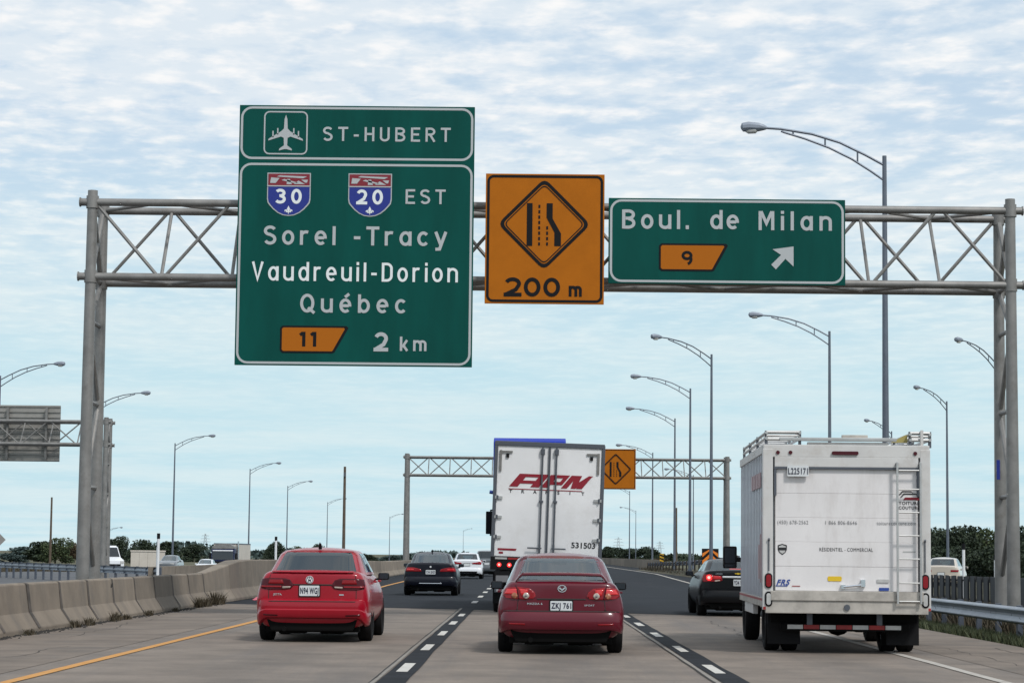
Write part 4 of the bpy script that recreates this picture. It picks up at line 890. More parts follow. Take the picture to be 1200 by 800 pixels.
def rear_red(t, pr, bvh):
    ou = pr('taillight', [(.29, .865), (.33, .815), (.42, .80), (.66, .795), (.785, .815), (.795, .885), (.775, .955), (.70, .972), (.42, .972), (.34, .945)], 'tail_dark', .010, mirror=True)
    for sg, q in zip((1, -1), ou):
        pr('reversing_lamp', [(sg * .34, .825), (sg * .46, .815), (sg * .46, .845), (sg * .335, .850)], 'tail_clear', .018, par=q)
        pr('lamp_band', [(sg * .48, .83), (sg * .775, .83), (sg * .775, .855), (sg * .48, .855)], 'tail_red', .018, par=q)
        pr('lamp_upper', [(sg * .44, .88), (sg * .68, .88), (sg * .66, .95), (sg * .46, .95)], 'tail_red', .016, par=q)
    pr('trunk_seam', [(-.30, .862), (.30, .862), (.30, .885), (-.30, .885)], 'crack', .003)
    pr('trunk_lower_seam', [(-.66, .615), (.66, .615), (.66, .628), (-.66, .628)], 'crack', .003)
    pr('trunk_lip', [(-.62, 1.045), (.62, 1.045), (.62, 1.063), (-.62, 1.063)], 'paint_red', .03)
    for sg in (1, -1): pr('bumper_reflector', [(sg * .52, .40), (sg * .74, .41), (sg * .74, .43), (sg * .52, .42)], 'tail_dark', .004)
    for sg in (1, -1): pr('trunk_gap', [(sg * .665, .63), (sg * .675, .63), (sg * .675, .80), (sg * .665, .80)], 'crack', .003); pr('trunk_gap', [(sg * .655, .972), (sg * .665, .972), (sg * .645, 1.05), (sg * .635, 1.05)], 'crack', .003)
    plate(t, bvh, -.045, .705, .862, 'N94 WGJ')
    y = ycast(bvh, -.045, .955) - .012; r_ = .058; c = (-.045, .952)
    b = MB(); b.prism(circle(*c, r_, 24), y, y + .012); e = part('maker_emblem', b, 'white_badge', t)
    W1 = [(-.036, .034), (-.026, .034), (-.012, -.010), (-.005, .006), (.005, .006), (.012, -.010), (.026, .034), (.036, .034), (.016, -.034), (.009, -.034), (0, -.014), (-.009, -.034), (-.016, -.034)]
    V1 = [(-.016, .046), (-.007, .046), (0, .028), (.007, .046), (.016, .046), (.005, .016), (-.005, .016)]
    b = MB(); b.ring(circle(*c, .052, 24), circle(*c, .044, 24), y - .003); b.flat([(c[0] + x, c[1] + z) for x, z in W1], y - .003); b.flat([(c[0] + x, c[1] + z) for x, z in V1], y - .003); part('emblem_letters', b, 'decal_black', e)
    yb = ycast(bvh, -.5, .72) - .006; text('model_badge', 'JETTA', -.60, -.47, .712, .028, yb, 'chrome', t, .03)
    b = MB(); b.prism([(.41, .715), (.48, .715), (.48, .735), (.41, .735)], yb, yb + .008); part('engine_badge', b, 'chrome', t)
def rear_maroon(t, pr, bvh):
    for sg in (1, -1):
        q = pr('taillight', [(sg * .35, .80), (sg * .385, .765), (sg * .50, .75), (sg * .64, .755), (sg * .76, .77), (sg * .80, .80), (sg * .80, .86), (sg * .755, .905), (sg * .60, .925), (sg * .44, .905), (sg * .37, .855)], 'tail_red', .012)[0]
        pr('brake_lamp', [(sg * .55, .80), (sg * .585, .90), (sg * .46, .885), (sg * .47, .83)], 'tail_glow', .020, par=q); pr('brake_lamp', [(sg * .61, .82), (sg * .78, .82), (sg * .74, .885), (sg * .61, .90)], 'tail_glow', .020, par=q)
        pr('lamp_divider', [(sg * .575, .755), (sg * .592, .755), (sg * .625, .922), (sg * .608, .922)], 'tail_dark', .022, par=q)
        pr('reversing_lamp', circle(sg * .485, .805, .042), 'tail_clear', .024, par=q); pr('lamp_centre', circle(sg * .485, .805, .018, 12), 'decal_grey', .030, par=q); pr('indicator_lamp', circle(sg * .645, .805, .040), 'tail_amber', .024, par=q)
        pr('bumper_reflector', [(sg * .50, .40), (sg * .72, .41), (sg * .72, .432), (sg * .50, .425)], 'tail_red', .004)
    pr('trunk_seam', [(-.34, .748), (.34, .748), (.34, .768), (-.34, .768)], 'crack', .003)
    pr('bumper_seam', [(-.80, .585), (.80, .585), (.80, .598), (-.80, .598)], 'crack', .003)
    for sg in (1, -1): pr('trunk_gap', [(sg * .605, .60), (sg * .615, .60), (sg * .60, .75), (sg * .59, .75)], 'crack', .003); pr('trunk_gap', [(sg * .625, .925), (sg * .635, .925), (sg * .63, .985), (sg * .62, .985)], 'crack', .003)
    plate(t, bvh, .0, .605, .735, 'ZKJ 761', .150)
    y = ycast(bvh, 0, .90) - .010; c = (.01, .905); b = MB(); b.ring(circle(*c, .062, 24, .050), circle(*c, .051, 24, .040), y)
    b.flat([(c[0] - .053, c[1] + .012), (c[0] - .03, c[1] + .020), (c[0], c[1] - .008), (c[0] + .03, c[1] + .020), (c[0] + .053, c[1] + .012), (c[0] + .04, c[1] + .0), (c[0] + .012, c[1] - .022), (c[0], c[1] - .030), (c[0] - .012, c[1] - .022), (c[0] - .04, c[1] + .0)], y); part('maker_emblem', b, 'chrome', t)
    yb = ycast(bvh, -.40, .70) - .006; text('model_badge', 'MAZDA 6', -.47, -.26, .682, .026, yb, 'chrome', t, .02); yb = ycast(bvh, .40, .68) - .006; text('trim_badge', 'SPORT', .32, .46, .668, .022, yb, 'chrome', t, .02)
    b = MB(); xs_ = np.linspace(-.67, .67, 33); pts = []
    for x in xs_: a = abs(x) / .67; pts.append((x, .13 + .10 * a ** 4, 1.108 - .012 * a ** 2 - .16 * max(0, (a - .80) / .20) ** 1.6))
    prof = [(-.05, -.012), (-.045, .008), (.0, .020), (.08, .012), (.09, -.012), (.0, -.030)]; vs = []
    for p in pts:
        for (dy, dz) in prof: vs.append((p[0], p[1] + dy, p[2] + dz))
    n_ = len(prof); b.add(vs, [(i * n_ + j, i * n_ + (j + 1) % n_, (i + 1) * n_ + (j + 1) % n_, (i + 1) * n_ + j) for i in range(len(pts) - 1) for j in range(n_)] + [tuple(range(n_)), tuple(range((len(pts) - 1) * n_, len(pts) * n_))]); part('rear_spoiler', b, 'paint_maroon', t, smooth=True)
def rear_navy(t, pr, bvh):
    for sg in (1, -1):
        q = pr('taillight', [(sg * .30, .80), (sg * .34, .785), (sg * .82, .785), (sg * .83, .86), (sg * .76, .92), (sg * .60, .925), (sg * .34, .87)], 'tail_red', .012)[0]
        pr('lamp_band', [(sg * .54, .82), (sg * .78, .82), (sg * .76, .88), (sg * .56, .88)], 'tail_glow', .02, par=q)
    plate(t, bvh, 0, .70, .84, 'Y34 BXD', .16)
    pr('chrome_strip', [(-.37, .385), (.37, .385), (.37, .415), (-.37, .415)], 'chrome', .008)
    y = ycast(bvh, 0, .95) - .012; b = MB(); b.prism(circle(0, .945, .040, 16), y, y + .01); e = part('maker_emblem', b, 'white_badge', t); b = MB(); b.ring(circle(0, .945, .039, 16), circle(0, .945, .027, 16), y - .003); part('emblem_ring', b, 'decal_black', e)
def rear_black(t, pr, bvh):
    for sg in (1, -1):
        q = pr('taillight', [(sg * .36, .83), (sg * .42, .80), (sg * .80, .79), (sg * .82, .87), (sg * .78, .955), (sg * .62, .965), (sg * .56, .935), (sg * .38, .925)], 'tail_red', .012)[0]
        pr('brake_lamp', circle(sg * .665, .885, .066), 'tail_lit', .022, par=q); pr('brake_bulb', circle(sg * .67, .888, .034, 12), 'tail_hot', .03, par=q); pr('lamp_band', [(sg * .40, .86), (sg * .57, .86), (sg * .57, .93), (sg * .40, .92)], 'tail_glow', .018, par=q)
        pr('reversing_lamp', [(sg * .42, .81), (sg * .54, .80), (sg * .54, .825), (sg * .42, .835)], 'tail_clear', .02, par=q)
    pr('chrome_strip', [(-.36, .885), (.36, .885), (.36, .925), (-.36, .925)], 'white_badge', .014)
    plate(t, bvh, .05, .70, .85, 'Y34 BXD', .16)
    y = ycast(bvh, .0, .99) - .012; b = MB(); b.prism([(-.075, .975), (-.025, .975), (-.02, .965), (.02, .965), (.025, .975), (.075, .975), (.075, .995), (.025, .995), (.02, 1.005), (-.02, 1.005), (-.025, .995), (-.075, .995)], y, y + .01); part('maker_emblem', b, 'decal_yellow', t)
    b = MB(); b.b2(-.15, .18, .62, .66, 1.05, 1.10); part('high_brake_lamp', b, 'tail_lit', t, bev=.012); yb = ycast(bvh, -.4, .97) - .006; text('model_badge', 'CRUZE', -.52, -.36, .965, .025, yb, 'chrome', t, .02)
def rear_white(t, pr, bvh):
    for sg in (1, -1): pr('taillight', [(sg * .30, .82), (sg * .80, .80), (sg * .83, .90), (sg * .72, .97), (sg * .55, .93), (sg * .30, .90)], 'tail_red', .012)
    plate(t, bvh, 0, .72, .86, '', .16); pr('lower_trim', [(-.55, .32), (.55, .32), (.6, .42), (-.6, .42)], 'black_plastic', .006); pr('trunk_band', [(-.30, .875), (.30, .875), (.30, .905), (-.30, .905)], 'decal_grey', .006)
def rear_suv(t, pr, bvh):
    for sg in (1, -1): pr('taillight', [(sg * .30, .90), (sg * .80, .88), (sg * .83, .98), (sg * .72, 1.02), (sg * .30, .98)], 'tail_glow', .012)
    plate(t, bvh, 0, .72, .86, '', .16); pr('chrome_strip', [(-.5, 1.0), (.5, 1.0), (.5, 1.03), (-.5, 1.03)], 'chrome', .012)
def rear_plain(t, pr, bvh):
    for sg in (1, -1): pr('taillight', [(sg * .45, .78), (sg * .80, .78), (sg * .82, .88), (sg * .45, .88)], 'tail_red', .012)
    plate(t, bvh, 0, .62, .75, '', .16)
S_RED = dict(W=.888, L=4.63, deck=1.085, roof=1.395, gh=(.42, 1.12, 3.45, 2.55), gw=(.775, .61), bump=(.36, .66), drop=.12, axles=(.98, 3.63), paint='paint_red', glass='glass_tint', rear=rear_red, ant=1, wr=.325, ww=.22, mirm='black_plastic', val=(.17, .37), bprof=[(.085, 0), (.03, .06), (.006, .2), (0, .44), (.018, .50), (.012, .70), (.03, .93), (.07, 1.0), (.13, 1.0)])
S_MAR = dict(W=.888, L=4.68, deck=1.01, rw0=.18, roof=1.345, gh=(.40, 1.10, 3.40, 2.50), gw=(.775, .60), drop=.05, bump=(.33, .60), axles=(1.0, 3.67), paint='paint_maroon', glass='glass_clear', rear=rear_maroon, wr=.315, ww=.21, mirm='black_plastic', val=(.17, .34), sq=4.5, hood=.93)
S_NAV = dict(W=.905, L=4.62, deck=1.08, roof=1.385, gh=(.42, 1.10, 3.35, 2.45), gw=(.735, .59), bump=(.32, .64), axles=(.80, 3.60), paint='paint_navy', glass='glass_clear', rear=rear_navy, ant=2, wr=.325, ww=.23, val=(.18, .36))
S_BLK = dict(W=.900, L=4.60, deck=1.06, roof=1.29, crown=.04, gh=(.40, 1.05, 3.40, 2.45), gw=(.745, .60), bump=(.30, .62), axles=(.95, 3.63), paint='paint_black', glass='glass_mid', rear=rear_black, wr=.325, ww=.22, mirm='black_plastic', val=(.18, .34))
S_WHT = dict(W=.90, L=4.7, deck=1.08, roof=1.42, gh=(.40, 1.05, 3.40, 2.45), gw=(.74, .60), bump=(.30, .62), axles=(.95, 3.70), paint='paint_white', glass='glass_mid', rear=rear_white, wr=.325, ww=.22, val=(.16, .36))
S_SUV = dict(W=.93, L=4.5, deck=1.12, roof=1.60, gh=(.16, .42, 3.30, 2.55), gw=(.77, .63), bump=(.34, .72), axles=(.85, 3.45), paint='paint_grey', glass='glass_tint', rear=rear_suv, wr=.34, ww=.23, val=(.2, .4))
S_GRY = dict(S_WHT, paint='paint_grey', rear=rear_plain, glass='glass_mid'); S_SAND = dict(S_WHT, paint='paint_sand', rear=rear_plain); S_SIL = dict(S_WHT, rear=rear_plain)
car('sedan_car', 'bright red sedan with a dark rear window in the left lane', (-3.245, 35.35, 0), S_RED)
car('sedan_car', 'dark maroon sedan with a rear spoiler in the middle lane', (.51, 31.9, 0), S_MAR)
car('sedan_car', 'dark navy sedan on the asphalt left of the white trailer', (-3.10, 76.2, 0), S_NAV)
car('sedan_car', 'black sedan with lit brake lamps, half hidden by the box truck', (4.93, 53.4, 0), S_BLK)
car('sedan_car', 'white sedan far ahead, between the navy sedan and the trailer', (-3.25, 130, 0), S_WHT)
car('hatchback_car', 'dark grey hatchback far ahead, partly behind the trailer left edge', (-2.40, 147, 0), S_SUV)
car('sedan_car', 'sand coloured car on the ramp, just right of the box truck', (19.75, 110, -.008), S_SAND, R(-16))
car('sedan_car', 'dark grey oncoming car beyond the median, right of the tall marker post', (-30.3, 200, zopp(200) + .02), S_GRY, math.pi)
car('sedan_car', 'pale oncoming car beyond the median, next to the oncoming lorry', (-30.8, 226, zopp(226) + .02), S_SIL, math.pi)

# ------------------------------------------------------------------ white box truck
t = thing('box_truck', 'white roofing company box truck with a rear ladder and roof racks', 'truck', (4.60, 33.1, 0), R(-1.9), 'cars and trucks on the road')
BW, BL = 1.185, 5.6; HB, HT = .60, 2.98
b = MB(); b.b2(-BW + .03, BW - .03, .10, BL, .72, HT - .04); box_ = part('cargo_box', b, 'truck_side', t, bev=.02)
rib = MB(); rib.b2(-.012, .012, -.035, .035, .78, HT - .10); rme = rib.mesh('side_rib', .008, 1); rme.materials.append(M['truck_side'])
for i in range(15):
    for sx in (-1, 1): obj('side_rib', rme, None, box_, (sx * (BW - .02), .45 + i * .36, 0))
for sx in (-1, 1):
    b = MB(); b.b2(sx * (BW - .03), sx * (BW + .005), .1, BL, HT - .12, HT); part('top_rail', b, 'truck_frame', box_, bev=.008)
    b = MB(); b.b2(sx * (BW - .03), sx * (BW + .006), .1, BL, .66, .79); part('bottom_rail', b, 'sill_dirty', box_, bev=.008)
    x0, x1 = (BW - .135, BW + .01); b = MB(); b.b2(sx * x0, sx * x1, -.02, .16, HB + .02, HT - .06); c = part('corner_post', b, 'truck_frame', t, bev=.015)
    b = MB(); b.prism(rects(.105, .215, .05, 5, sx * (BW - .072), 1.035), -.036, -.02); lamp = part('tail_lamp', b, 'black_plastic', t); b = MB(); b.prism(rects(.07, .175, .034, 5, sx * (BW - .072), 1.035), -.046, -.036); part('lamp_lens', b, 'tail_red', lamp)
    b = MB(); b.prism(rects(.105, .215, .05, 5, sx * (BW - .072), .775), -.036, -.02); lamp = part('reversing_lamp', b, 'black_plastic', t); b = MB(); b.prism(rects(.06, .165, .029, 5, sx * (BW - .072), .775), -.046, -.036); part('lamp_lens', b, 'reflect_white', lamp)
    b = MB(); b.b2(sx * (BW - .155), sx * (BW + .004), -.028, -.021, .625, .665); part('red_reflector', b, 'reflect_red', t)
    b = MB(); b.tube((sx * (BW - .075), -.035, 1.17), (sx * (BW - .075), -.035, 1.62), .009); b.tube((sx * (BW - .075), -.02, 1.60), (sx * (BW - .075), -.05, 1.63), .016); part('door_cable', b, 'rod', t)
    b = MB(); b.b2(sx * .62, sx * 1.09, .50, .53, .12, .60); part('mud_flap', b, 'rubber', t, bev=.01)
    for dx in (.72, .98): add_wheel(t, sx * dx, 1.30, .42, .235)
    add_wheel(t, sx * 1.0, 5.55, .42, .25)
b = MB(); b.b2(-1.05, 1.05, .42, .55, .44, .60); part('underside_shade_box', b, 'underbody', t)  # dark box added across the underside to deepen the shade below the truck
b = MB(); b.b2(-BW, BW, -.015, .16, 2.80, HT); hdr = part('door_header', b, 'truck_frame', t, bev=.012)
b = MB(); b.b2(-BW + .16, BW - .16, -.022, .10, 2.66, 2.80); part('header_trim', b, 'truck_frame', t, bev=.008)
b = MB(); b.b2(-BW + .15, BW - .15, -.026, -.0, 2.63, 2.662); part('door_seal', b, 'rod', t)
b = MB(); b.prism(rects(.38, .05, .02, 4, -.02, 2.862), -.045, -.015); part('marker_lamp', b, 'tail_dark', t)
for x in (-.98, -.80, .98): b = MB(); b.prism(circle(x, 2.865, .028, 10), -.03, -.015); part('marker_lamp', b, 'tail_dark', t)
b = MB(); b.b2(-.95, .72, .0, .10, 3.035, 3.085); part('roof_crossbar', b, 'alu', t, bev=.01)
b = MB(); b.b2(-.55, .60, .05, .14, HT, 3.02); part('roof_edge', b, 'truck_frame', t, bev=.008)
b = MB(); b.b2(-.05, .32, .1, .2, 3.07, 3.13); part('roof_marker', b, 'sill_dirty', t, bev=.01)
dz = [.895 + i * .347 for i in range(6)]; dz[-1] = 2.63
for i in range(5): b = MB(); b.b2(-BW + .17, BW - .17, .012 + random.uniform(0, .003), .05, dz[i] + .0008, dz[i + 1] - .0008); part('door_panel', b, 'truck_door', t, bev=.003, seg=1)
b = MB(); b.b2(-BW + .165, BW - .165, .05, .07, .9, 2.63); part('door_backing', b, 'sill_dirty', t)
for sx in (-1, 1): b = MB(); b.b2(sx * (BW - .185), sx * (BW - .15), -.02, .01, 2.25, 2.63); part('door_guide', b, 'rod', t)
b = MB(); b.b2(-BW + .10, BW - .10, -.05, .12, .755, .893); part('sill_step', b, 'sill_dirty', t, bev=.012)
b = MB(); b.b2(-BW + .03, BW - .03, -.03, .15, .575, .752); sill = part('rear_sill', b, 'sill_dirty', t, bev=.012)
b = MB(); b.prism(circle(0, .665, .045, 8), -.05, -.03); part('tow_bolt', b, 'rod', t)
b = MB(); b.b2(-.92, .92, .30, .40, .315, .42); icc = part('underrun_bar', b, 'underbody', t, bev=.01)
for i in range(7):
    x = -.82 + i * .234; b = MB(); b.b2(x, x + .222, .292, .299, .345, .405); part('conspicuity_tape', b, 'reflect_red' if i % 2 else 'reflect_white', icc)
for x in (-.5, .5): b = MB(); b.b2(x - .04, x + .04, .30, .38, .40, .60); part('bar_hanger', b, 'rod', t)
b = MB(); b.b2(-.60, .60, .4, BL + 1.2, .40, .72); part('chassis', b, 'underbody', t, bev=.02)
b = MB(); b.tube((-.95, 1.30, .42), (.95, 1.30, .42), .08, 10); b.path([(-.20, 1.30, .42), (-.1, 1.28, .42), (0, 1.26, .42), (.1, 1.28, .42), (.2, 1.30, .42)], [.08, .17, .20, .17, .08], 12); part('rear_axle', b, 'underbody', t)
b = MB(); b.tube((.42, 2.2, .42), (.42, 3.2, .42), .18, 12); part('fuel_tank', b, 'underbody', t)
# latch, stickers, writing
b = MB(); b.tube((-.05, -.02, .955), (.22, -.03, .985), .017, 8); b.b2(.20, .26, -.045, .012, .96, 1.06); b.b2(-.08, -.02, -.03, .012, .93, .985); part('door_latch', b, 'chrome', t)
b = MB(); b.prism(rects(.20, .07, .02, 4, -.17, 1.07), .008, .0115); part('yellow_sticker', b, 'decal_yellow', t)
b = MB(); b.b2(.43, .60, .0, .012, 1.02, 1.07); part('pull_strap', b, 'reflect_white', t, bev=.008); b = MB(); b.b2(.46, .60, .0, .011, .905, .95); part('blue_strap', b, 'decal_blue', t, bev=.008)
b = MB(); b.prism(rects(.305, .155, .014, 3, -.695, 2.60), -.048, -.03); p = part('licence_plate', b, 'plate', t); text('plate_characters', 'L225171', -.835, -.555, 2.555, .085, -.052, 'plate_blue', p, .02)
YD = .008
text('phone_number', '(450) 678-2562', -.985, -.545, 1.842, .052, YD, 'decal_grey', t, .0); text('phone_number', '1 866 806-8646', -.30, .15, 1.842, .052, YD, 'decal_grey', t, .0)
text('web_address', 'toiturecouture.com', .43, .99, 1.842, .052, YD, 'decal_grey', t, .0); text('door_lettering', 'RÉSIDENTIEL - COMMERCIAL', -.385, .375, 1.46, .05, YD, 'decal_black', t, .0)
c = (-.915, 1.485); b = MB(); b.flat([(c[0] + x, c[1] + z) for x, z in ((-.065, .055), (0, .075), (.065, .055), (.065, -.01), (.045, -.05), (0, -.085), (-.045, -.05), (-.065, -.01))], YD); sh_ = part('shield_decal', b, 'decal_black', t)
b = MB(); b.flat([(c[0] + x, c[1] + z) for x, z in ((-.05, .04), (0, .058), (.05, .04), (.05, .022), (-.05, .022))], YD - .002); b.flat([(c[0] + x, c[1] + z) for x, z in ((-.045, -.02), (.045, -.02), (.034, -.045), (0, -.068), (-.034, -.045))], YD - .002); part('shield_fields', b, 'reflect_white', sh_)
text('blue_lettering', 'FRS', -1.0, -.80, .975, .075, YD, 'decal_blue', t, .03, .35); b = MB(); b.flat([(-1.01, .955), (-.84, .955), (-.84, .968), (-1.01, .968)], YD); part('blue_underline', b, 'decal_blue', t)
b = MB(); b.flat([(-.78, .955), (-.66, .955), (-.66, .966), (-.78, .966)], YD); part('red_underline', b, 'reflect_red', t)
lg = (.865, 2.17)
for i, (dx, dzz, ww_) in enumerate(((-.09, .055, .155), (-.07, .02, .20), (-.04, -.02, .23))):
    b = MB(); z = lg[1] + dzz + .10; x = lg[0] + dx; b.flat([(x - .03, z - .055), (x - .012, z - .055), (x + .03, z - .012), (x + ww_, z - .012), (x + ww_ + .012, z - .028), (x + ww_ + .02, z - .028), (x + ww_ - .005, z + .006), (x + .02, z + .006)] if i < 2 else [(x - .02, z - .05), (x + ww_, z - .05), (x + ww_ - .04, z - .012), (x + .012, z - .012)], YD - .0002 * i); part('roof_logo', b, 'decal_red' if i == 2 else 'decal_black', t)
text('company_lettering', 'TOITURE', .745, 1.04, 2.135, .042, YD, 'decal_black', t, .02); text('company_lettering', 'COUTURE', .745, 1.04, 2.07, .042, YD, 'decal_black', t, .02)
b = MB(); b.flat([(.80, 1.455), (.98, 1.455), (.98, 1.472), (.80, 1.472)], YD); part('faded_lettering', b, 'reflect_white', t)
# ladder on the door
for x in (.715, 1.045): b = MB(); b.b2(x - .015, x + .015, -.10, -.065, .72, 2.74); part('ladder_rail', b, 'alu', t, bev=.008)
for z in (.76, 1.02, 1.36, 1.69, 2.02, 2.35, 2.62): b = MB(); b.tube((.735, -.085, z), (1.025, -.085, z), .012, 8); part('ladder_rung', b, 'alu', t)
for z in (.82, 2.70):
    for x in (.715, 1.045): b = MB(); b.b2(x - .018, x + .018, -.06, .02, z - .025, z + .025); part('ladder_bracket', b, 'rod', t)
# roof racks: a long ladder carried on each side
for sx, xa, xb in ((-1, -1.14, -.66), (1, .92, 1.20)):
    for x in (xa, xb):
        for z in (3.07, 3.15) if sx < 0 else (3.06, 3.14): b = MB(); b.tube((x, .02, z), (x, BL - .3, z), .022, 8); part('rack_rail', b, 'alu', t)
    for i in range(10): y = .05 + i * .56; b = MB(); b.tube((xa, y, 3.11), (xb, y, 3.11), .018, 8); part('rack_rung', b, 'alu', t)
    for y in (.06, .12):
        for z in (3.06, 3.16): b = MB(); b.tube((xa, y, z), (xb, y, z), .024, 8); part('rack_end_bar', b, 'alu', t)
    for y in (.08, 1.9, 3.7, 5.2):
        for x in (xa, xb): b = MB(); b.b2(x - .02, x + .02, y - .03, y + .03, HT - .03, 3.18); part('rack_bracket', b, 'rod', t)
b = MB(); b.b2(1.06, 1.10, .0, .05, 2.70, 3.20); part('rack_stanchion', b, 'truck_frame', t)
b = MB(); b.prism([(.66, 3.03), (.90, 3.03), (.90, 3.14), (.87, 3.14)], .22, .25); part('rack_gusset', b, 'gusset', t)
# faded side decals: strokes of big red lettering between the ribs, and the stripe along the skirt
for i in range(6):
    y = .62 + i * .36; b = MB(); b.b2(-BW + .01, -BW - .004, y + .02, y + .20, 2.38, 2.60); part('side_decal', b, 'decal_pink', box_)
for (y, z0, z1, m_) in ((.18, 1.0, 1.95, 'decal_pink'), (.18, 2.02, 2.22, 'decal_pink'), (.56, 1.0, 1.70, 'decal_pink'), (.92, 1.05, 1.55, 'decal_pink')): b = MB(); b.b2(-BW + .01, -BW - .004, y + .02, y + .16, z0, z1); part('side_decal', b, m_, box_)
b = MB(); b.b2(-BW - .008, -BW - .004, .2, BL - .05, .745, .775); part('skirt_stripe', b, 'decal_red', box_)
b = MB(); b.b2(-BW + .02, -BW + .10, 2.6, 4.6, .50, .66); part('side_skirt', b, 'truck_frame', t, bev=.01)
# cab
cabp = [(BL + .15, .55), (BL + .15, 2.15), (BL + .35, 2.32), (BL + 1.25, 2.30), (BL + 1.75, 1.45), (BL + 1.90, 1.30), (BL + 1.92, .50)]
b = MB(); b.prismx(cabp, -1.02, 1.02); cab = part('cab', b, 'paint_white', t, bev=.06)
b = MB(); b.prismx([(BL + 1.30, 2.20), (BL + 1.33, 2.21), (BL + 1.77, 1.52), (BL + 1.74, 1.51)], -.9, .9); part('windscreen', b, 'glass_tint', cab)
for sx in (-1, 1):
    b = MB(); b.prismx([(BL + .5, 1.45), (BL + .5, 2.15), (BL + 1.15, 2.15), (BL + 1.55, 1.45)], sx * 1.02, sx * 1.03); part('side_window', b, 'glass_tint', cab)
    b = MB(); b.b2(sx * 1.16, sx * 1.40, BL + 1.30, BL + 1.42, 1.17, 1.55); mir = part('side_mirror', b, 'black_plastic', cab, bev=.04, seg=3); b = MB(); b.b2(sx * 1.19, sx * 1.37, BL + 1.293, BL + 1.299, 1.26, 1.52); part('mirror_glass', b, 'mirror_dark', mir); b = MB(); b.b2(sx * 1.19, sx * 1.37, BL + 1.293, BL + 1.299, 1.19, 1.24); part('mirror_glass', b, 'mirror_dark', mir)
    b = MB(); b.b2(sx * 1.0, sx * 1.18, BL + 1.34, BL + 1.40, 1.28, 1.36); part('mirror_arm', b, 'black_plastic', cab)
    b = MB(); b.b2(sx * .55, sx * .95, BL + 1.90, BL + 1.95, .75, .95); part('headlight', b, 'reflect_white', cab, bev=.02)

# ------------------------------------------------------------------ white semi trailer
t = thing('semi_trailer', 'tall white semi trailer with red italic lettering on its rear doors', 'trailer', (.49, 54.6, 0), R(.25), 'cars and trucks on the road')
LEAN = R(1.6)
def lean(mb):
    c, s_ = math.cos(LEAN), math.sin(LEAN); mb.v = [(x * c + (z - .9) * s_, y, .9 - x * s_ + (z - .9) * c) if z > .62 else (x, y, z) for x, y, z in mb.v]; return mb
def tp(name, mb, m, par=t, **k): return part(name, lean(mb), m, par, **k)
TW, TH, TB = 1.30, 4.02, 1.30
b = MB(); b.b2(-TW, TW, .08, 9.0, TB - .12, TH - .02); tp('trailer_body', b, 'trailer_door', bev=.02)
for sx in (-1, 1):
    b = MB(); b.b2(sx * (TW - .065), sx * (TW + .012), 0, .14, TB - .30, TH - .03); tp('door_frame', b, 'rod', bev=.012)
    b = MB(); b.b2(sx * .015, sx * (TW - .07), .025, .085, TB, TH - .11); d = tp('rear_door', b, 'trailer_door', bev=.012)
    for z in (1.75, 2.22, 2.68): b = MB(); b.b2(sx * (TW - .22), sx * (TW - .04), -.012, .024, z - .035, z + .035); h = tp('hinge', b, 'alu', d, bev=.008); b = MB(); b.tube((sx * (TW - .1), -.015, z - .05), (sx * (TW - .1), -.015, z + .05), .022); tp('hinge_pin', b, 'rod', h)
    b = MB(); b.b2(sx * (TW - .42), sx * (TW - .12), -.004, .024, 3.74, 3.79); tp('corner_plate', b, 'galv', d); b = MB(); b.b2(sx * (TW - .17), sx * (TW - .115), -.006, .024, 3.30, 3.80); tp('corner_plate', b, 'galv', d)
    b = MB(); b.b2(sx * (TW - .34), sx * (TW - .27), -.01, .024, 3.63, 3.72); tp('vent', b, 'black_plastic', d)
    x = sx * .165; b = MB(); b.tube((x, -.02, TB + .03), (x, -.02, TH - .12), .021, 8); r_ = tp('lock_rod', b, 'rod', d)
    for z in (TB + .08, 2.62, TH - .24): b = MB(); b.b2(x - .05, x + .05, -.045, .024, z - .05 if z > 3 else z - .025, z + .08 if z > 3 else z + .025); tp('rod_bracket', b, 'rod', r_, bev=.006)
    b = MB(); b.b2(min(x, x + sx * .24) - .05, max(x, x + sx * .24) + .05, -.06, -.04, TB + .20, TB + .235); b.b2(x - .025, x + .025, -.05, .02, TB + .13, TB + .31); tp('lock_handle', b, 'rod', r_)
    b = MB(); b.b2(sx * .62, sx * 1.24, .35, .39, .22, .95); part('mud_flap', b, 'rubber', t)
    for dx in (.78, 1.10):
        for yy in (.95, 2.2): add_wheel(t, sx * dx, yy, .50, .27)
b = MB(); b.tube((.0, -.004, TB), (.0, -.004, TH - .12), .026, 6); tp('door_seam', b, 'rod')
b = MB(); b.b2(-TW, TW, -.005, .15, TH - .11, TH); tp('rear_header', b, 'rod', bev=.015)
b = MB(); b.b2(-TW - .01, TW + .01, -.02, .16, TB - .32, TB - .01); sb = tp('rear_sill', b, 'black_plastic', bev=.015)
for i in range(8): x = -1.2 + i * .3; b = MB(); b.b2(x, x + .28, -.03, -.021, TB - .07, TB - .025); tp('conspicuity_tape', b, 'reflect_red' if i % 2 else 'reflect_white', sb)
for x in (-1.10, -.86, .86, 1.10): b = MB(); b.prism(circle(x, TB - .20, .052, 16), -.035, -.02); lm = tp('tail_lamp', b, 'tail_lit', sb); b = MB(); b.prism(circle(x, TB - .20, .026, 12), -.040, -.035); tp('lamp_bulb', b, 'tail_hot', lm)
b = MB(); b.b2(-1.2, 1.2, .0, .10, .48, .58); bar_ = part('underrun_bar', b, 'rod', t, bev=.01); b = MB(); b.b2(-1.15, 1.15, -.006, -.001, .50, .55); part('conspicuity_tape', b, 'reflect_white', bar_)
for x in (-.7, .7): b = MB(); b.b2(x - .05, x + .05, .02, .09, .56, 1.05); part('bar_hanger', b, 'rod', t)
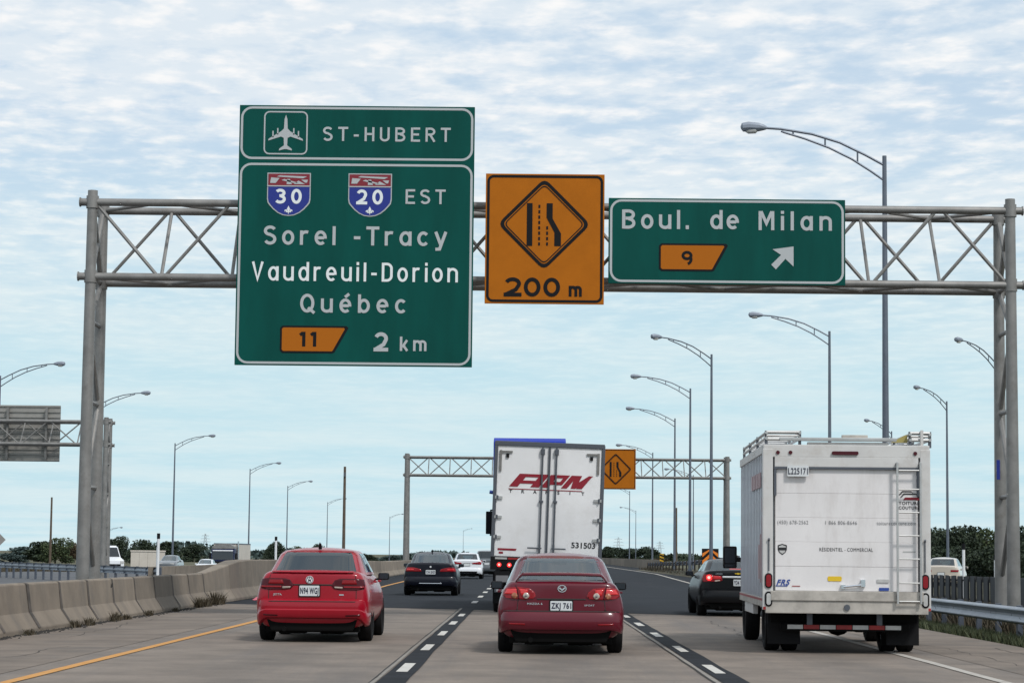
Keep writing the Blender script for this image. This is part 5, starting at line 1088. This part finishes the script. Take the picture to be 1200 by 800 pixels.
b = MB(); b.prism(rects(.30, .155, .014, 3, -1.02, .80), -.02, -.005); p = part('licence_plate', b, 'decal_grey', t); b = MB(); b.b2(-1.2, -.84, -.004, .12, .70, .98); part('plate_bracket', b, 'black_plastic', t)
b = MB(); b.b2(-.55, .55, .3, 8.8, .85, 1.20); part('chassis', b, 'underbody', t); b = MB(); b.tube((-1.1, .95, .5), (1.1, .95, .5), .08); b.tube((-1.1, 2.2, .5), (1.1, 2.2, .5), .08); part('axle', b, 'underbody', t)
def trap(name, pts, m, y=.018): b = MB(); b.flat(pts, y); return tp(name, b, m)
# the three italic letters, cut from slanted blocks
zl0, zl1 = 2.95, 3.26; SH = .80
def sl_(x, z): return (-.94 + (x + .93) * .885 + (z - zl0) * SH, z)
def letter(name, polys):
    b = MB()
    for i, p in enumerate(polys): b.flat([sl_(*q) for q in p], .0165 - .0005 * i)
    return tp(name, b, 'decal_red')
Z_ = lambda f: zl0 + f * (zl1 - zl0)
letter('red_letter', [[(-.93, Z_(0)), (-.70, Z_(0)), (-.70, Z_(1)), (-.93, Z_(1))], [(-.70, Z_(.76)), (-.33, Z_(.76)), (-.33, Z_(1)), (-.70, Z_(1))], [(-.70, Z_(.26)), (-.33, Z_(.26)), (-.33, Z_(.50)), (-.70, Z_(.50))], [(-.36, Z_(0)), (-.13, Z_(0)), (-.13, Z_(1)), (-.36, Z_(1))]])
letter('red_letter', [[(-.09, Z_(0)), (.12, Z_(0)), (.12, Z_(1)), (-.09, Z_(1))], [(.12, Z_(.76)), (.33, Z_(.76)), (.33, Z_(1)), (.12, Z_(1))], [(.12, Z_(.24)), (.33, Z_(.24)), (.33, Z_(.48)), (.12, Z_(.48))], [(.30, Z_(.24)), (.42, Z_(.24)), (.42, Z_(1)), (.30, Z_(1))]])
letter('red_letter', [[(.46, Z_(0)), (.62, Z_(0)), (.62, Z_(1)), (.46, Z_(1))], [(.62, Z_(.58)), (.62, Z_(1)), (.74, Z_(1)), (.80, Z_(.50)), (.72, Z_(.0))], [(.72, Z_(0)), (.80, Z_(.50)), (.92, Z_(1)), (1.04, Z_(1)), (.84, Z_(.0))], [(.86, Z_(0)), (1.02, Z_(0)), (1.02, Z_(1)), (.92, Z_(1)), (.88, Z_(.5))]])
b = MB(); b.flat([(-.95, 2.885), (.80, 2.885), (.80, 2.905), (-.95, 2.905)], .017); tp('red_underline', b, 'decal_red')
for i, ch in enumerate('TRANSIT'):
    x = -.93 + i * .285; vs, fs = text_shape(ch, .02); xm = max(q[0] for q in vs); b = MB(); b.add([(x + q[0] * .12, .017, 2.805 + q[1] * .105) for q in vs], fs); me_ = lean(b); m2 = bpy.data.meshes.new('lettering'); m2.from_pydata(me_.v, [], me_.f); obj('lettering', m2, 'decal_black', t)
vs, fs = text_shape('531503', .02); b = MB(); xa = max(q[0] for q in vs); b.add([(.58 + q[0] / xa * .57, .017, 1.56 + q[1] * .185) for q in vs], fs); b = lean(b); m2 = bpy.data.meshes.new('trailer_number'); m2.from_pydata(b.v, [], b.f); obj('trailer_number', m2, 'decal_black', t)
trap('maker_decal', [(-1.15, 1.44), (-.72, 1.44), (-.70, 1.49), (-1.15, 1.49)], 'decal_red'); trap('maker_decal', [(-1.12, 1.36), (-1.02, 1.36), (-1.02, 1.41), (-1.12, 1.41)], 'decal_red')
# its tractor
t = thing('truck_tractor', 'blue semi tractor ahead of the white trailer, its blue roof showing above it', 'truck', (.30, 64.2, 0), R(.25), 'cars and trucks on the road')
b = MB(); b.prismx([(0, 1.0), (0, 4.51), (.25, 4.62), (.9, 4.46), (2.4, 3.0), (2.6, 2.0), (2.65, 1.0)], -1.20, .82); cb_ = part('cab', b, 'paint_blue', t, bev=.06)
b = MB(); b.b2(-1.0, .96, 2.6, 4.3, .75, 1.75); part('bonnet', b, 'paint_blue', t, bev=.12); b = MB(); b.b2(-.45, .45, -1.2, 4.2, .6, .95); part('chassis', b, 'underbody', t)
b = MB(); b.prismx([(2.42, 2.95), (2.60, 2.05), (2.64, 2.05), (2.46, 2.96)], -.9, .86); part('windscreen', b, 'glass_tint', cb_)
for sx in (-1, 1):
    b = MB(); b.b2(sx * 1.30 - .12, sx * 1.30 + .12, 2.2, 2.32, 1.95, 2.60); part('side_mirror', b, 'black_plastic', cb_, bev=.03); b = MB(); b.tube((sx * 1.0, 2.2, 2.0), (sx * 1.3, 2.26, 1.92), .025); b.tube((sx * 1.0, 2.2, 2.7), (sx * 1.3, 2.26, 2.62), .025); part('mirror_arm', b, 'black_plastic', cb_)
    b = MB(); b.path([(sx * 1.15, .1, 3.08), (sx * 1.30, .1, 3.10)], .05, 10); part('horn_lamp', b, 'decal_blue', cb_)
    for yy in (-.9, .35): add_wheel(t, sx * .86, yy, .50, .50)
    add_wheel(t, sx * .95, 3.5, .50, .30)
for i in range(5): b = MB(); b.prism(circle(-.8 + i * .33, 4.46, .025, 8), -.02, .0); part('marker_lamp', b, 'reflect_white', cb_)

# ------------------------------------------------------------------ oncoming traffic beyond the median
zz = zopp(243) + .02
t = thing('oncoming_lorry', 'oncoming blue lorry with a cream trailer beyond the median wall', 'truck', (-31.35, 240, zz), 0, 'cars and trucks on the road')
b = MB(); b.prismx([(0, .5), (0, 1.7), (.12, 2.6), (.5, 2.75), (2.0, 2.75), (2.0, .5)], -1.2, 1.2); cb_ = part('cab', b, 'paint_deepblue', t, bev=.05)
b = MB(); b.prism([(-1.2, 2.75), (-1.15, 2.95), (-.7, 3.22), (0, 3.30), (.7, 3.22), (1.15, 2.95), (1.2, 2.75)], .35, 2.0); part('roof_fairing', b, 'galv', t, bev=.02)
b = MB(); b.prismx([(-.03, 1.62), (.08, 2.45), (.11, 2.45), (0, 1.62)], -1.1, 1.1); part('windscreen', b, 'glass_tint', cb_); b = MB(); b.b2(-1.05, 1.05, -.04, .1, 2.50, 2.62); part('sun_visor', b, 'white_badge', cb_)
b = MB(); b.b2(-1.1, 1.1, -.03, 0.02, .95, 1.45); part('grille', b, 'black_plastic', cb_); b = MB(); b.b2(-1.22, 1.22, -.12, .1, .40, .78); part('front_bumper', b, 'white_badge', cb_, bev=.05)
for sx in (-1, 1):
    b = MB(); b.b2(sx * .75, sx * 1.12, -.14, -.1, .5, .68); part('headlight', b, 'reflect_white', cb_); b = MB(); b.b2(sx * 1.25, sx * 1.45, .2, .3, 1.6, 2.3); part('side_mirror', b, 'black_plastic', cb_)
    add_wheel(t, sx * 1.02, .9, .5, .3)
    for yy in (9.6, 10.9): add_wheel(t, sx * .95, yy, .5, .5)
b = MB(); b.b2(-1.27, 1.27, 2.4, 13.5, 1.15, 3.28); part('trailer_body', b, 'cream', t, bev=.03); b = MB(); b.b2(-1.28, 1.28, 2.39, 13.51, 3.20, 3.32); part('trailer_top_rail', b, 'rod', t)
b = MB(); b.tube((1.32, 2.2, 1.2), (1.32, 2.2, 3.55), .07, 8); part('exhaust_stack', b, 'chrome', t)
zz = zopp(190) + .02
t = thing('oncoming_van', 'white oncoming van showing right of the left gantry post', 'van', (-33.3, 188, zz), R(38), 'cars and trucks on the road'); t.scale = (.85, .85, .85)
b = MB(); b.prismx([(0, .45), (.02, 1.15), (.75, 1.45), (1.35, 2.40), (1.7, 2.55), (5.2, 2.55), (5.3, .45)], -.98, .98); bd = part('body', b, 'paint_white', t, bev=.07)
b = MB(); b.prismx([(.78, 1.50), (1.32, 2.36), (1.29, 2.38), (.74, 1.50)], -.86, .86); part('windscreen', b, 'glass_tint', bd)
for sx in (-1, 1):
    b = MB(); b.b2(sx * .55, sx * .92, -.02, .05, .85, 1.10); part('headlight', b, 'reflect_white', bd, bev=.01); b = MB(); b.prismx([(1.1, 1.5), (1.5, 2.25), (2.4, 2.25), (2.4, 1.5)], sx * .98, sx * .99); part('side_window', b, 'glass_tint', bd); b = MB(); b.b2(sx * 1.0, sx * 1.2, 1.05, 1.15, 1.35, 1.65); part('door_mirror', b, 'black_plastic', bd)
    for yy in (.95, 4.3): add_wheel(t, sx * .86, yy, .34, .22)
b = MB(); b.b2(-.6, .6, -.025, .03, .60, .80); part('grille', b, 'black_plastic', bd)
t = thing('panel_wall', 'low cream panelled wall behind the guardrail, beside the white van', 'wall', (-33.1, 203, zopp(203) - .1))
for i in range(4): x = -1.5 + i * .75; b = MB(); b.b2(x, x + .74, 0, .2, 0, 1.90); part('wall_panel', b, 'cream', t, bev=.02)
b = MB(); b.b2(-1.55, 1.55, -.05, .25, 1.90, 2.02); part('coping', b, 'cream', t, bev=.02)
def upole(x, y, h, label, r=.14, ins=True):
    t = thing('utility_pole', label, 'utility pole', (x, y, -1.4)); b = MB(); b.tube((0, 0, 0), (0, 0, h + 1.4), r, 8, r * .7); part('pole', b, 'wood_pole', t, smooth=True)
    if ins:
        b = MB(); b.b2(-.10, .10, -.3, .0, h + .3, h + .75); part('transformer', b, 'rod', t, bev=.03)
upole(-19.6, 250, 10.7, 'tall dark wooden pole rising behind the red sedan', .19); upole(-61.6, 300, 8.2, 'thin wooden pole above the brown shrubs left of the gantry post', .17, False)
upole(21.6, 330, 8.3, 'short bare pole between lamps right of the trailer', .16, False); upole(24.5, 250, 7.0, 'slim bare pole behind the lamps near the far gantry right post', .12, False)
def pylon(x, y, h, label):
    t = thing('power_pylon', label, 'pylon', (x, y, -2), group='power pylons on the horizon'); b = MB(); w0, r = h * .12, .16
    for sx in (-1, 1):
        for sy in (-1, 1): b.tube((sx * w0, sy * w0, 0), (sx * .5, sy * .5, h), r, 5, r * .6)
    for k in range(7):
        z0, z1 = h * k / 7, h * (k + 1) / 7; a0 = w0 + (.5 - w0) * k / 7; a1 = w0 + (.5 - w0) * (k + 1) / 7
        for s_ in (-1, 1): b.tube((-s_ * a0, -a0, z0), (s_ * a1, -a1, z1), r * .6, 4); b.tube((-s_ * a0, a0, z0), (s_ * a1, a1, z1), r * .6, 4)
    part('lattice_tower', b, 'pylon', t)
    for k, z in enumerate((.62, .76, .90)):
        w_ = h * (.26 - .04 * k); b = MB(); b.tube((-w_, 0, h * z), (w_, 0, h * z), .14, 5); b.tube((-w_, 0, h * z), (0, 0, h * (z + .05)), .10, 4); b.tube((w_, 0, h * z), (0, 0, h * (z + .05)), .10, 4); part('cross_arm', b, 'pylon', t)
pylon(-332, 2400, 22, 'pale lattice pylon just left of the oncoming lorry'); pylon(97, 2400, 23, 'lattice pylon on the horizon just right of the trailer'); pylon(140, 2400, 19, 'shorter lattice pylon farther right of the trailer')

# ------------------------------------------------------------------ trees, shrubs, grass
def leaf_mesh(name, h, w, nl, size, m, seed, lobes=9, low=.02):
    rg = np.random.RandomState(seed); P = []
    cs = [(rg.uniform(-.32, .32) * w, rg.uniform(-.32, .32) * w, rg.uniform(.35, .80) * h, rg.uniform(.16, .30)) for _ in range(lobes)] + [(0, 0, .82 * h, .20), (0, 0, .5 * h, .34)]
    cs += [(rg.uniform(-.40, .40) * w, rg.uniform(-.40, .40) * w, rg.uniform(low + .08, .3) * h, .22) for _ in range(5)]
    for (cx, cy, cz, r_) in cs:
        k = int(nl / len(cs)); d = rg.normal(size=(k, 3)); d /= np.linalg.norm(d, axis=1)[:, None]; rad = rg.uniform(.45, 1.08, size=(k, 1)) ** .6
        P.append(np.array([cx, cy, cz]) + d * rad * np.array([r_ * w, r_ * w, r_ * h * .8]))
    P = np.vstack(P); P = P[P[:, 2] > low * h]; n_ = len(P); a = rg.normal(size=(n_, 3)); a /= np.linalg.norm(a, axis=1)[:, None]; b = np.cross(a, rg.normal(size=(n_, 3))); b /= np.linalg.norm(b, axis=1)[:, None]
    s_ = size * rg.uniform(.6, 1.5, size=(n_, 1)); V = np.stack([P + a * s_, P + b * s_ * .6, P - a * s_, P - b * s_ * .6], 1).reshape(-1, 3)
    me = bpy.data.meshes.new(name); me.from_pydata(V.tolist(), [], [(4 * i, 4 * i + 1, 4 * i + 2, 4 * i + 3) for i in range(n_)]); me.materials.append(M[m]); return me
def trunk_mesh(h, r, seed):
    rg = random.Random(seed); b = MB(); b.path([(0, 0, -.3), (rg.uniform(-.05, .05), 0, h * .3), (rg.uniform(-.1, .1), .05, h * .6), (0, 0, h * .85)], [r, r * .8, r * .5, r * .15], 7)
    for k in range(6): a = rg.uniform(0, 6.28); z = h * rg.uniform(.25, .6); b.path([(0, 0, z), (math.cos(a) * h * .12, math.sin(a) * h * .12, z + h * .10), (math.cos(a) * h * .24, math.sin(a) * h * .24, z + h * .24)], [r * .4, r * .28, r * .08], 5)
    me = b.mesh('trunk', 0, 1, True); me.materials.append(M['bark']); return me
VAR = []
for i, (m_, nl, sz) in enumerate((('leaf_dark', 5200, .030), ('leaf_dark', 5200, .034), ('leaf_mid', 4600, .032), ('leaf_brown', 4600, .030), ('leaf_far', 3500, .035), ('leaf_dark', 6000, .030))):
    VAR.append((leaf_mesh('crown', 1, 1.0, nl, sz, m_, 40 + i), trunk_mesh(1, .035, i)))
def tree(name, x, y, top, w, k, var, label, group, cat='tree'):
    x, y, top, w = x * k, y * k, (top - 1.36) * k + 1.36, w * k; zb_ = zground(x, y) - .05; h = max(top - zb_, .5)
    t = thing(name, label, cat, (x, y, zb_), random.uniform(0, 6.28), group); t.scale = (max(w, h * .5) * 1.25, max(w, h * .5) * 1.25, h / .98)
    obj('crown', VAR[var][0], None, t); obj('trunk', VAR[var][1], None, t); return t
LT = [(-53.4, 240, .98, 2.67, 4), (-64.8, 300, 1.79, 4.44, 4), (-54.1, 260, 2.33, 3.85, 1), (-46.7, 230, 2.57, 2.56, 2), (-48.7, 250, 2.14, 2.41, 3), (-40.4, 230, 2.8, 2.04, 0), (-37.1, 220, 1.78, 1.79, 1), (-41.1, 250, 2.59, 2.78, 0), (-37.2, 240, 2.38, 2.67, 1), (-43.0, 300, 2.35, 2.89, 5), (-27.9, 260, 2.6, 2.12, 0), (-36.2, 330, 2.2, 2.0, 1), (-25.4, 260, 2.05, 1.73, 2), (-25.1, 280, 2.44, 2.07, 5), (-21.0, 300, 1.36, 2.44, 0), (-21.8, 330, .89, 1.96, 1), (-22.9, 400, 1.12, 2.96, 4)]
LL = ['faint bluish tree at the far left edge', 'bluish far tree left of the thin wooden pole', 'dark tree under the thin wooden pole', 'green bushy tree just right of the thin wooden pole', 'reddish brown shrub touching the left gantry post', 'dark tree behind the oncoming white van', 'low dark tree between the van and the cream wall', 'dark round tree above the cream panelled wall', 'dark tree behind the tall white marker post', 'dark pointed tree left of the pale pylon', 'dark tree behind the marker post left of the red sedan', 'far dark tree right of the oncoming lorry', 'green tree just above the left of the red sedan roof', 'dark tree above the red sedan roof', 'low dark tree right of the red sedan', 'low dark tree farther right of the red sedan', 'faint far shrub left of the far gantry post']
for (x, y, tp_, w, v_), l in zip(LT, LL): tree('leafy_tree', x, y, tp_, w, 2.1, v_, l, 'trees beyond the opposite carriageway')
RT = [(15.0, 420, 3.06, 3.11, 1), (17.8, 440, 3.0, 3.91, 0), (18.4, 400, 2.73, 3.56, 5), (19.7, 380, 2.96, 3.38, 0), (19.9, 360, 2.49, 2.67, 1), (17.5, 300, 1.1, 2.0, 3), (20.5, 300, .91, 2.22, 2)]
RL = ['dark far tree touching the trailer right edge', 'dark far tree second from the trailer', 'dark far tree third from the trailer', 'rounded dark tree behind the striped hazard marker', 'dark tree just right of the striped hazard marker', 'low brown bush behind the gore guardrail', 'low green bush behind the gore guardrail near the chevron board']
for (x, y, tp_, w, v_), l in zip(RT, RL): tree('leafy_tree', x, y, tp_, w, 1.7, v_, l, 'far trees right of the trailer')
HT_ = [(26.0, 150, 3.39, 2.3, 0), (28.8, 160, 3.31, 2.2, 1), (27.0, 145, 3.4, 2.2, 5), (32.9, 170, 3.83, 2.6, 0), (29.9, 150, 3.38, 2.2, 2), (31.0, 150, 3.12, 2.3, 1), (34.3, 160, 3.72, 2.5, 5), (23.2, 130, 2.08, 1.9, 1), (25.6, 135, 2.12, 1.9, 0), (26.1, 130, 2.11, 1.8, 1), (26.2, 125, 1.86, 1.8, 0), (26.0, 155, 3.05, 2.2, 1), (27.3, 170, 2.89, 2.4, 0), (29.2, 132, 2.5, 2.0, 1)]
HN = ['tall dark tree of the right belt, just beside the truck edge', 'dark tree of the right belt, behind the ramp lamp pole', 'tall dark tree of the right belt, behind the taller white marker post', 'tallest dark tree of the right belt, between the two white marker posts', 'lighter green tree of the right belt, behind the shorter marker post', 'dark tree of the right belt, left of the right gantry post', 'dark tree of the right belt at the right picture edge', 'low front shrub of the right belt beside the truck', 'low front shrub of the right belt at the taller marker post', 'low dark shrub of the right belt left of the gantry post', 'low front shrub of the right belt behind the gantry post', 'dark tree of the right belt mostly hidden by the truck', 'dark back tree of the right belt hidden by the truck', 'dark tree of the right belt, right of the gantry post']
for i, (x, y, tp_, w, v_) in enumerate(HT_): tree('leafy_tree', x, y, tp_, w * 1.15, 1.5, v_, HN[i], 'dense tree belt beyond the ramp')
# far woods along the horizon
def far_wood(name, label, x0, x1, y, h, n_, m_, seed):
    rg = np.random.RandomState(seed); P = np.stack([rg.uniform(x0, x1, n_), y + rg.uniform(-12, 12, n_), np.zeros(n_)], 1); prof = h * (.55 + .25 * np.sin(P[:, 0] * .045 + seed) + .2 * np.sin(P[:, 0] * .13)); P[:, 2] = -2 + prof * rg.uniform(0, 1, n_) ** .7 + .5
    a = rg.normal(size=(n_, 3)); a /= np.linalg.norm(a, axis=1)[:, None]; b = np.cross(a, rg.normal(size=(n_, 3))); b /= np.linalg.norm(b, axis=1)[:, None]; s_ = rg.uniform(.5, 1.3, size=(n_, 1))
    V = np.stack([P + a * s_, P + b * s_ * .7, P - a * s_, P - b * s_ * .7], 1).reshape(-1, 3); me = bpy.data.meshes.new(name); me.from_pydata(V.tolist(), [], [(4 * i, 4 * i + 1, 4 * i + 2, 4 * i + 3) for i in range(n_)]); me.materials.append(M[m_]); o = obj(name, me); tag(o, label, 'trees', None, 'stuff')
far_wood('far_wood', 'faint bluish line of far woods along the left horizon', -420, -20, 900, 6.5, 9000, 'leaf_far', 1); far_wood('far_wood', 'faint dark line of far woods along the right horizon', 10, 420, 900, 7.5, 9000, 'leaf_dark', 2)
# verge and blades of grass
vg = MB(); vv = [(x, y) for y in (-40, 0, 20, 30, 40, 50, 60, 75, 95) for x in (7.8, 8.3, 9.5, 11, 13, 16)]
vg.add([(x, y, zground(x, y) + .012) for x, y in vv], [(j * 6 + i, j * 6 + i + 1, (j + 1) * 6 + i + 1, (j + 1) * 6 + i) for j in range(8) for i in range(5)]); struct('verge', vg, 'verge', True)
def blades(name, label, n_, fx, fy, hh, m_, seed, cat='grass', zf=None):
    rg = np.random.RandomState(seed); V = []; F = []
    for i in range(n_):
        x, y = fx(rg), fy(rg); z = (zf or zground)(x, y); h = rg.uniform(*hh); a = rg.uniform(0, 6.28); w_ = .012 + h * .03; dx, dy = math.cos(a) * w_, math.sin(a) * w_; lx, ly = rg.normal(0, h * .35), rg.normal(0, h * .35); k = len(V)
        V += [(x - dx, y - dy, z), (x + dx, y + dy, z), (x + lx, y + ly, z + h)]; F.append((k, k + 1, k + 2))
    me = bpy.data.meshes.new(name); me.from_pydata(V, [], F); me.materials.append(M[m_]); o = obj(name, me); tag(o, label, cat, None, 'stuff'); return o
blades('grass', 'rough green grass on the verge under the near guardrail', 42000, lambda g_: 7.82 + abs(g_.normal(0, 1.3)), lambda g_: g_.uniform(28, 66), (.05, .22), 'grass', 3)
blades('dry_scrub', 'brown dry scrub between the guardrail and the ribbed fence', 26000, lambda g_: g_.uniform(9.2, 13.4), lambda g_: g_.uniform(34, 80), (.15, .62), 'weed', 4, 'scrub')
blades('dry_grass', 'dry grass on the bank below the far dark guardrail', 6000, lambda g_: g_.uniform(11.1, 13.8), lambda g_: g_.uniform(122, 225), (.1, .35), 'weed', 5, 'grass', lambda x, y: .1)
blades('bank_scrub', 'low brown scrub along the edge of the opposite road', 9000, lambda g_: g_.uniform(-60, -40), lambda g_: g_.uniform(150, 260), (.2, .9), 'weed', 6, 'scrub')
WD = [(-8.0, 41.0, .22), (-7.98, 42.2, .25), (-8.0, 44.9, .3), (-7.98, 46.1, .18), (-8.0, 49.0, .2), (-7.97, 52.5, .15), (-8.0, 56.6, .42), (-7.95, 57.6, .36), (-8.0, 59.5, .55), (-7.95, 60.3, .40), (-8.0, 37.2, .15)]
WN = ['second counting from the camera', 'third counting from the camera', 'fourth counting from the camera', 'fifth counting from the camera', 'sixth counting from the camera', 'seventh counting from the camera', 'first tall one near the asphalt', 'second tall one near the asphalt', 'tallest, by the kink in the barrier', 'last one before the dark asphalt', 'nearest to the camera']
for i, (x, y, h) in enumerate(WD):
    o = blades('weed_tuft', '%s dry weed tuft along the left barrier, %s' % (('low', 'tall')[h > .3], WN[i]), 130, lambda g_: x + .02 + min(.12, abs(g_.normal(0, .05))), lambda g_: y + float(np.clip(g_.normal(0, .15), -.3, .3)), (h * .25, h * .72), 'weed', 20 + i, 'weed', lambda a, b_: 0.0)
    del o['kind']; o['group'] = 'weeds along the barrier foot'
# grit swept against the barrier foot, and litter
b = MB(); rg = np.random.RandomState(9)
for i in range(900):
    x, y, s_ = -8.04 + abs(rg.normal(0, .10)), rg.uniform(30, 60), rg.uniform(.008, .035); b.add([(x - s_, y - s_, .004), (x + s_, y - s_ * .6, .004), (x + s_ * .4, y + s_, .004), (x, y, .004 + s_)], [(0, 1, 3), (1, 2, 3), (2, 0, 3)])
me = b.mesh('grit'); o = obj('grit', me, 'crack'); tag(o, 'dark grit swept along the foot of the left barrier', 'grit', None, 'stuff')
b = MB(); rg = random.Random(3); ring = [(math.cos(a) * (.30 + rg.uniform(-.08, .08)), math.sin(a) * .45, rg.uniform(.0, .02)) for a in np.linspace(0, 5.9, 12)]; mid = [(p[0] * .55, p[1] * .55, rg.uniform(.05, .14)) for p in ring]
b.add(ring + mid + [(0, 0, .06)], [(i, (i + 1) % 12, 12 + (i + 1) % 12, 12 + i) for i in range(12)] + [(12 + i, 12 + (i + 1) % 12, 24) for i in range(12)]); o = obj('cloth_scrap', b.mesh('cloth_scrap', 0, 1, True), 'pink_cloth', None, (-7.4, 66.0, .005)); tag(o, 'pink scrap of cloth lying on the shoulder left of the red sedan', 'litter')
